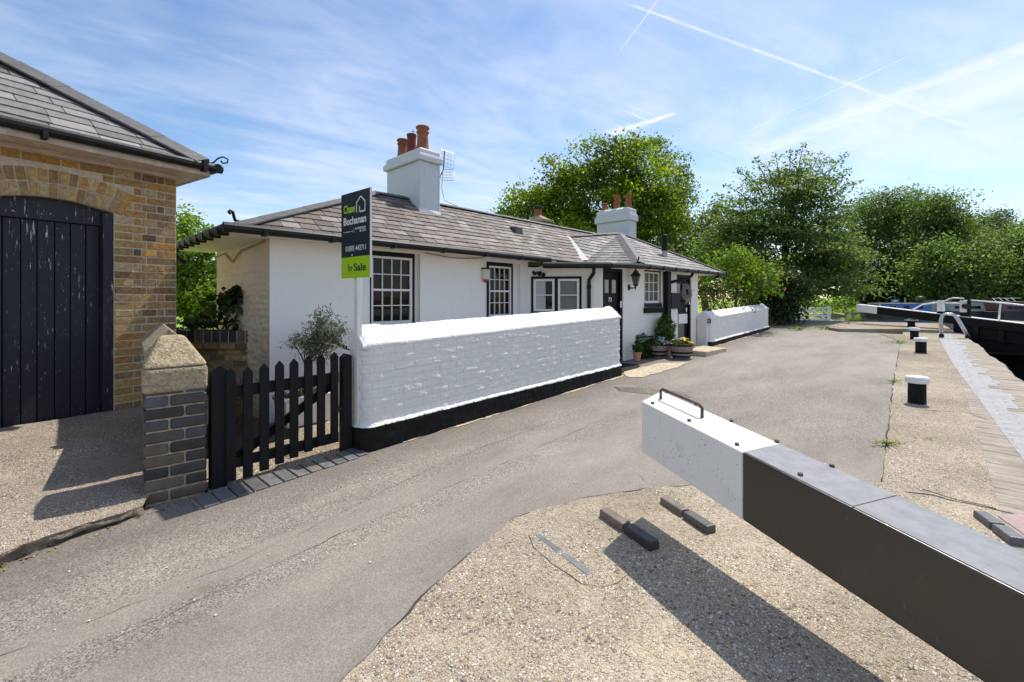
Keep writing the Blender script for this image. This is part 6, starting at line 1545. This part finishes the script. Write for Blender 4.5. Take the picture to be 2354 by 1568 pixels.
tuft('green weeds along the tarmac joint left of the nearest bollard', 2052, 880, 60, .06, .06)
tuft('weeds at the inner corner of the raised slab', 2063, 790, 120, .08, .16)
tuft('small green weed clump on the gravel behind the gate pales', 672, 1042, 60, .08, .05)
tuft('grassy verge beside the left end of the raised slab', 1905, 757, 260, .12, .30)
tuft('small pale weeds by the path before the field gate', 1838, 760, 80, .14, .14)
tuft('dry straw weeds at the foot of the boarded door', 92, 978, 40, .07, .05).location.z = .24
# loose chippings and specks lying about on tarmac and apron
N_ = 420; ps = rng.uniform(-7.2, 2.5, N_); pp_ = rng.uniform(-4.2, -.12, N_); V, Q, C_ = [], [], []
for s_, p_ in zip(ps, pp_):
    x, y = wor(s_, p_); r = random.uniform(.003, .0075); z0 = gz(s_) + .006; a = random.uniform(0, PI); k = len(V)
    ring = [(x + r*math.cos(a + i*PI/2.5)*random.uniform(.7, 1.3), y + r*math.sin(a + i*PI/2.5)*random.uniform(.7, 1.3), z0) for i in range(5)]
    V += ring + [(x, y, z0 + r*.8)]; Q += [(k + i, k + (i+1) % 5, k + 5) for i in range(5)]; c = random.choice([(.55, .52, .47), (.30, .27, .22), (.45, .38, .27), (.70, .68, .63), (.16, .14, .12)]); C_ += [c]*5
o = raw_mesh('loose_stones', np.array(V), np.array(Q), M['litter'], None, False, np.array(C_)); o['kind'] = 'stuff'; o['label'] = 'small loose stones scattered over the tarmac and the lock apron'
# brick strip of short grass in the far lawn
sp_ = np.stack([rng.uniform(24, 34, 9000), rng.uniform(36.6, 62, 9000)], -1); sp_[:, 0] = sp_[:, 1]*rng.uniform(.62, .82, 9000)
zz = .26 + np.clip((sp_[:, 1] - 36)*.021, 0, 1.1)
d = np.stack([rng.normal(size=9000)*.4, rng.normal(size=9000)*.4, np.ones(9000)], -1)
o = leaf_mesh('lawn_grass', np.stack([sp_[:, 0], sp_[:, 1], zz + .03], -1), rng.normal(size=(9000, 3)) + np.array([0, 0, .6]), np.full(9000, .16), M['grass'], None, None, .2, .1, d); o['kind'] = 'stuff'; o['label'] = 'bright mown grass of the lawn on the far bank'
# ------------------------------------------------------------------ sky, sun, camera
sun_v = Vector((.417, .432, 1.0)).normalized()
w = bpy.data.worlds.new('World'); SC.world = w; w.use_nodes = True
ng = NG(w.node_tree); bg = w.node_tree.nodes['Background']
sky = ng.node('ShaderNodeTexSky', sky_type='NISHITA'); sky.sun_disc = False
sky.sun_elevation = math.asin(sun_v.z); sky.sun_rotation = math.atan2(sun_v.x, sun_v.y); sky.air_density = 1.0; sky.dust_density = .6; sky.ozone_density = 2.0
dirv = ng.node('ShaderNodeTexCoord').outputs['Generated']
sep = ng.node('ShaderNodeSeparateXYZ', {0: dirv}).outputs
zc = ng.math('MAXIMUM', sep[2], .03); Px = ng.math('DIVIDE', sep[0], zc); Py = ng.math('DIVIDE', sep[1], zc)
zs = ng.math('ADD', zc, .12); Qx = ng.math('DIVIDE', sep[0], zs); Qy = ng.math('DIVIDE', sep[1], zs)
def rot(x, y, a): return ng.math('ADD', ng.math('MULTIPLY', x, math.cos(a)), ng.math('MULTIPLY', y, math.sin(a))), ng.math('SUBTRACT', ng.math('MULTIPLY', y, math.cos(a)), ng.math('MULTIPLY', x, math.sin(a)))
def vec(x, y, z=0.0): 
    nd = ng.n.new('ShaderNodeCombineXYZ')
    for i, v in enumerate((x, y, z)):
        if isinstance(v, bpy.types.NodeSocket): ng.l.new(v, nd.inputs[i])
        else: nd.inputs[i].default_value = v
    return nd.outputs[0]
hs = ng.node('ShaderNodeHueSaturation', {'Saturation': 1.16, 'Value': 1.46, 'Color': sky.outputs[0]})
ax, ay = rot(Qx, Qy, math.radians(35))
n1 = ng.noise(vec(ng.math('MULTIPLY', ax, .55), ng.math('MULTIPLY', ay, 1.15)), 1.0, 9, .56, 1.4)
n2 = ng.noise(vec(ng.math('MULTIPLY', ax, 1.1), ng.math('MULTIPLY', ay, 2.4), 3.3), 1.5, 8, .56, 1.6)
n3 = ng.noise(vec(Qx, Qy, 9.1), .8, 5, .55, .3)
veil = ng.math('ADD', ng.math('MULTIPLY', n1, .50), ng.math('ADD', ng.math('MULTIPLY', n2, .20), ng.math('MULTIPLY', n3, .45)))
cl = ng.math('MULTIPLY', ng.sstep(veil, .41, .82), .74)
cl = ng.math('MAXIMUM', cl, ng.math('MULTIPLY', ng.sstep(sep[2], .30, .02), .34))
fr_n = ng.noise(vec(ng.math('MULTIPLY', Px, 9.0), ng.math('MULTIPLY', Py, 9.0)), 1.0, 7, .65, .4)
def trail(a, b, w0, w1, s, fray=.8, soft=.5):
    """vapour trail from a to b in the plane of the high cloud"""
    dx, dy = b[0]-a[0], b[1]-a[1]; L = math.hypot(dx, dy); an = math.atan2(dy, dx)
    x, y = rot(ng.math('SUBTRACT', Px, a[0]), ng.math('SUBTRACT', Py, a[1]), an)
    t = ng.math('DIVIDE', x, L)
    wd = ng.math('ADD', w0, ng.math('MULTIPLY', t, w1 - w0))
    yy = ng.math('ADD', y, ng.math('MULTIPLY', ng.math('SUBTRACT', fr_n, .5), ng.math('MULTIPLY', wd, 1.3*fray)))
    f = ng.sstep(ng.math('DIVIDE', ng.math('ABSOLUTE', yy), wd), 1.0, 1.0 - soft)
    f = ng.math('MULTIPLY', f, ng.math('MULTIPLY', ng.sstep(t, -.02, .05), ng.sstep(t, 1.02, .9)))
    return ng.math('MULTIPLY', f, ng.math('MULTIPLY', s, ng.math('ADD', .45, ng.math('MULTIPLY', ng.sstep(fr_n, .35, .65), .55))))
trails = [trail((.355,1.504), (2.72,2.65), .010, .020, .58, 1.3, .95), trail((.50,1.44), (.435,1.83), .007, .006, .45, .5, .9), trail((2.06,1.70), (1.66,3.15), .085, .22, .5, 1.2, .95),
          trail((1.64,1.85), (1.41,2.70), .012, .012, .42, .6, .9), trail((.885,2.42), (.60,2.75), .02, .11, .9, 1.0, .9), trail((2.4,1.9), (2.0,3.6), .15, .3, .25, 1.3, 1.0)]
# faint fall streaks under the short bright cloud
fx2, fy2 = rot(ng.math('SUBTRACT', Px, .66), ng.math('SUBTRACT', Py, 2.52), math.radians(-47))
st = ng.noise(vec(ng.math('MULTIPLY', fx2, 26.0), ng.math('MULTIPLY', fy2, 2.5)), 1.0, 3, .5, .6)
fall = ng.math('MULTIPLY', ng.sstep(st, .54, .72), ng.math('MULTIPLY', ng.sstep(ng.math('ABSOLUTE', fx2), .19, .08), ng.sstep(ng.math('ABSOLUTE', fy2), .20, .05)))
trails.append(ng.math('MULTIPLY', fall, .45))
for t in trails: cl = ng.math('ADD', cl, ng.math('MULTIPLY', t, ng.math('SUBTRACT', 1.0, cl)))
cl = ng.math('MULTIPLY', cl, ng.sstep(sep[2], -.02, .03))
cloud_col = ng.node('ShaderNodeVectorMath', {0: (8.6, 9.0, 9.6), 1: ng.node('ShaderNodeCombineXYZ', {0: 1.0, 1: 1.0, 2: 1.0}).outputs[0]}, operation='MULTIPLY').outputs[0]
mx = ng.node('ShaderNodeMix', data_type='RGBA'); ng.l.new(cl, mx.inputs[0]); ng.l.new(hs.outputs[0], mx.inputs[6]); mx.inputs[7].default_value = (8.7, 9.0, 10.0, 1)
mx.clamp_result = False; mx.clamp_factor = True
ng.l.new(mx.outputs[2], bg.inputs[0]); bg.inputs[1].default_value = .095
sl_ = bpy.data.lights.new('Sun', 'SUN'); sl_.energy = 3.9; sl_.angle = math.radians(.53); sl_.color = (1, .95, .87)
so = bpy.data.objects.new('Sun', sl_); COL.objects.link(so); so.rotation_euler = sun_v.to_track_quat('Z', 'Y').to_euler()
cam = bpy.data.cameras.new('Camera'); cam.sensor_width = 36; cam.lens = 36*F/2354.0; cam.shift_y = -(784 - HY)/2354.0; cam.clip_start = .05; cam.clip_end = 2000
cob = bpy.data.objects.new('Camera', cam); COL.objects.link(cob); cob.location = (0, 0, H); cob.rotation_euler = (PI/2, 0, 0); SC.camera = cob
vs = SC.view_settings; vs.view_transform = 'Standard'; vs.look = 'None'; vs.exposure = .40; vs.gamma = 1
vs.use_white_balance = True; vs.white_balance_temperature = 6750; vs.white_balance_tint = 10
SC.cycles.max_bounces = 6; SC.cycles.use_denoising = True; SC.cycles.transparent_max_bounces = 8
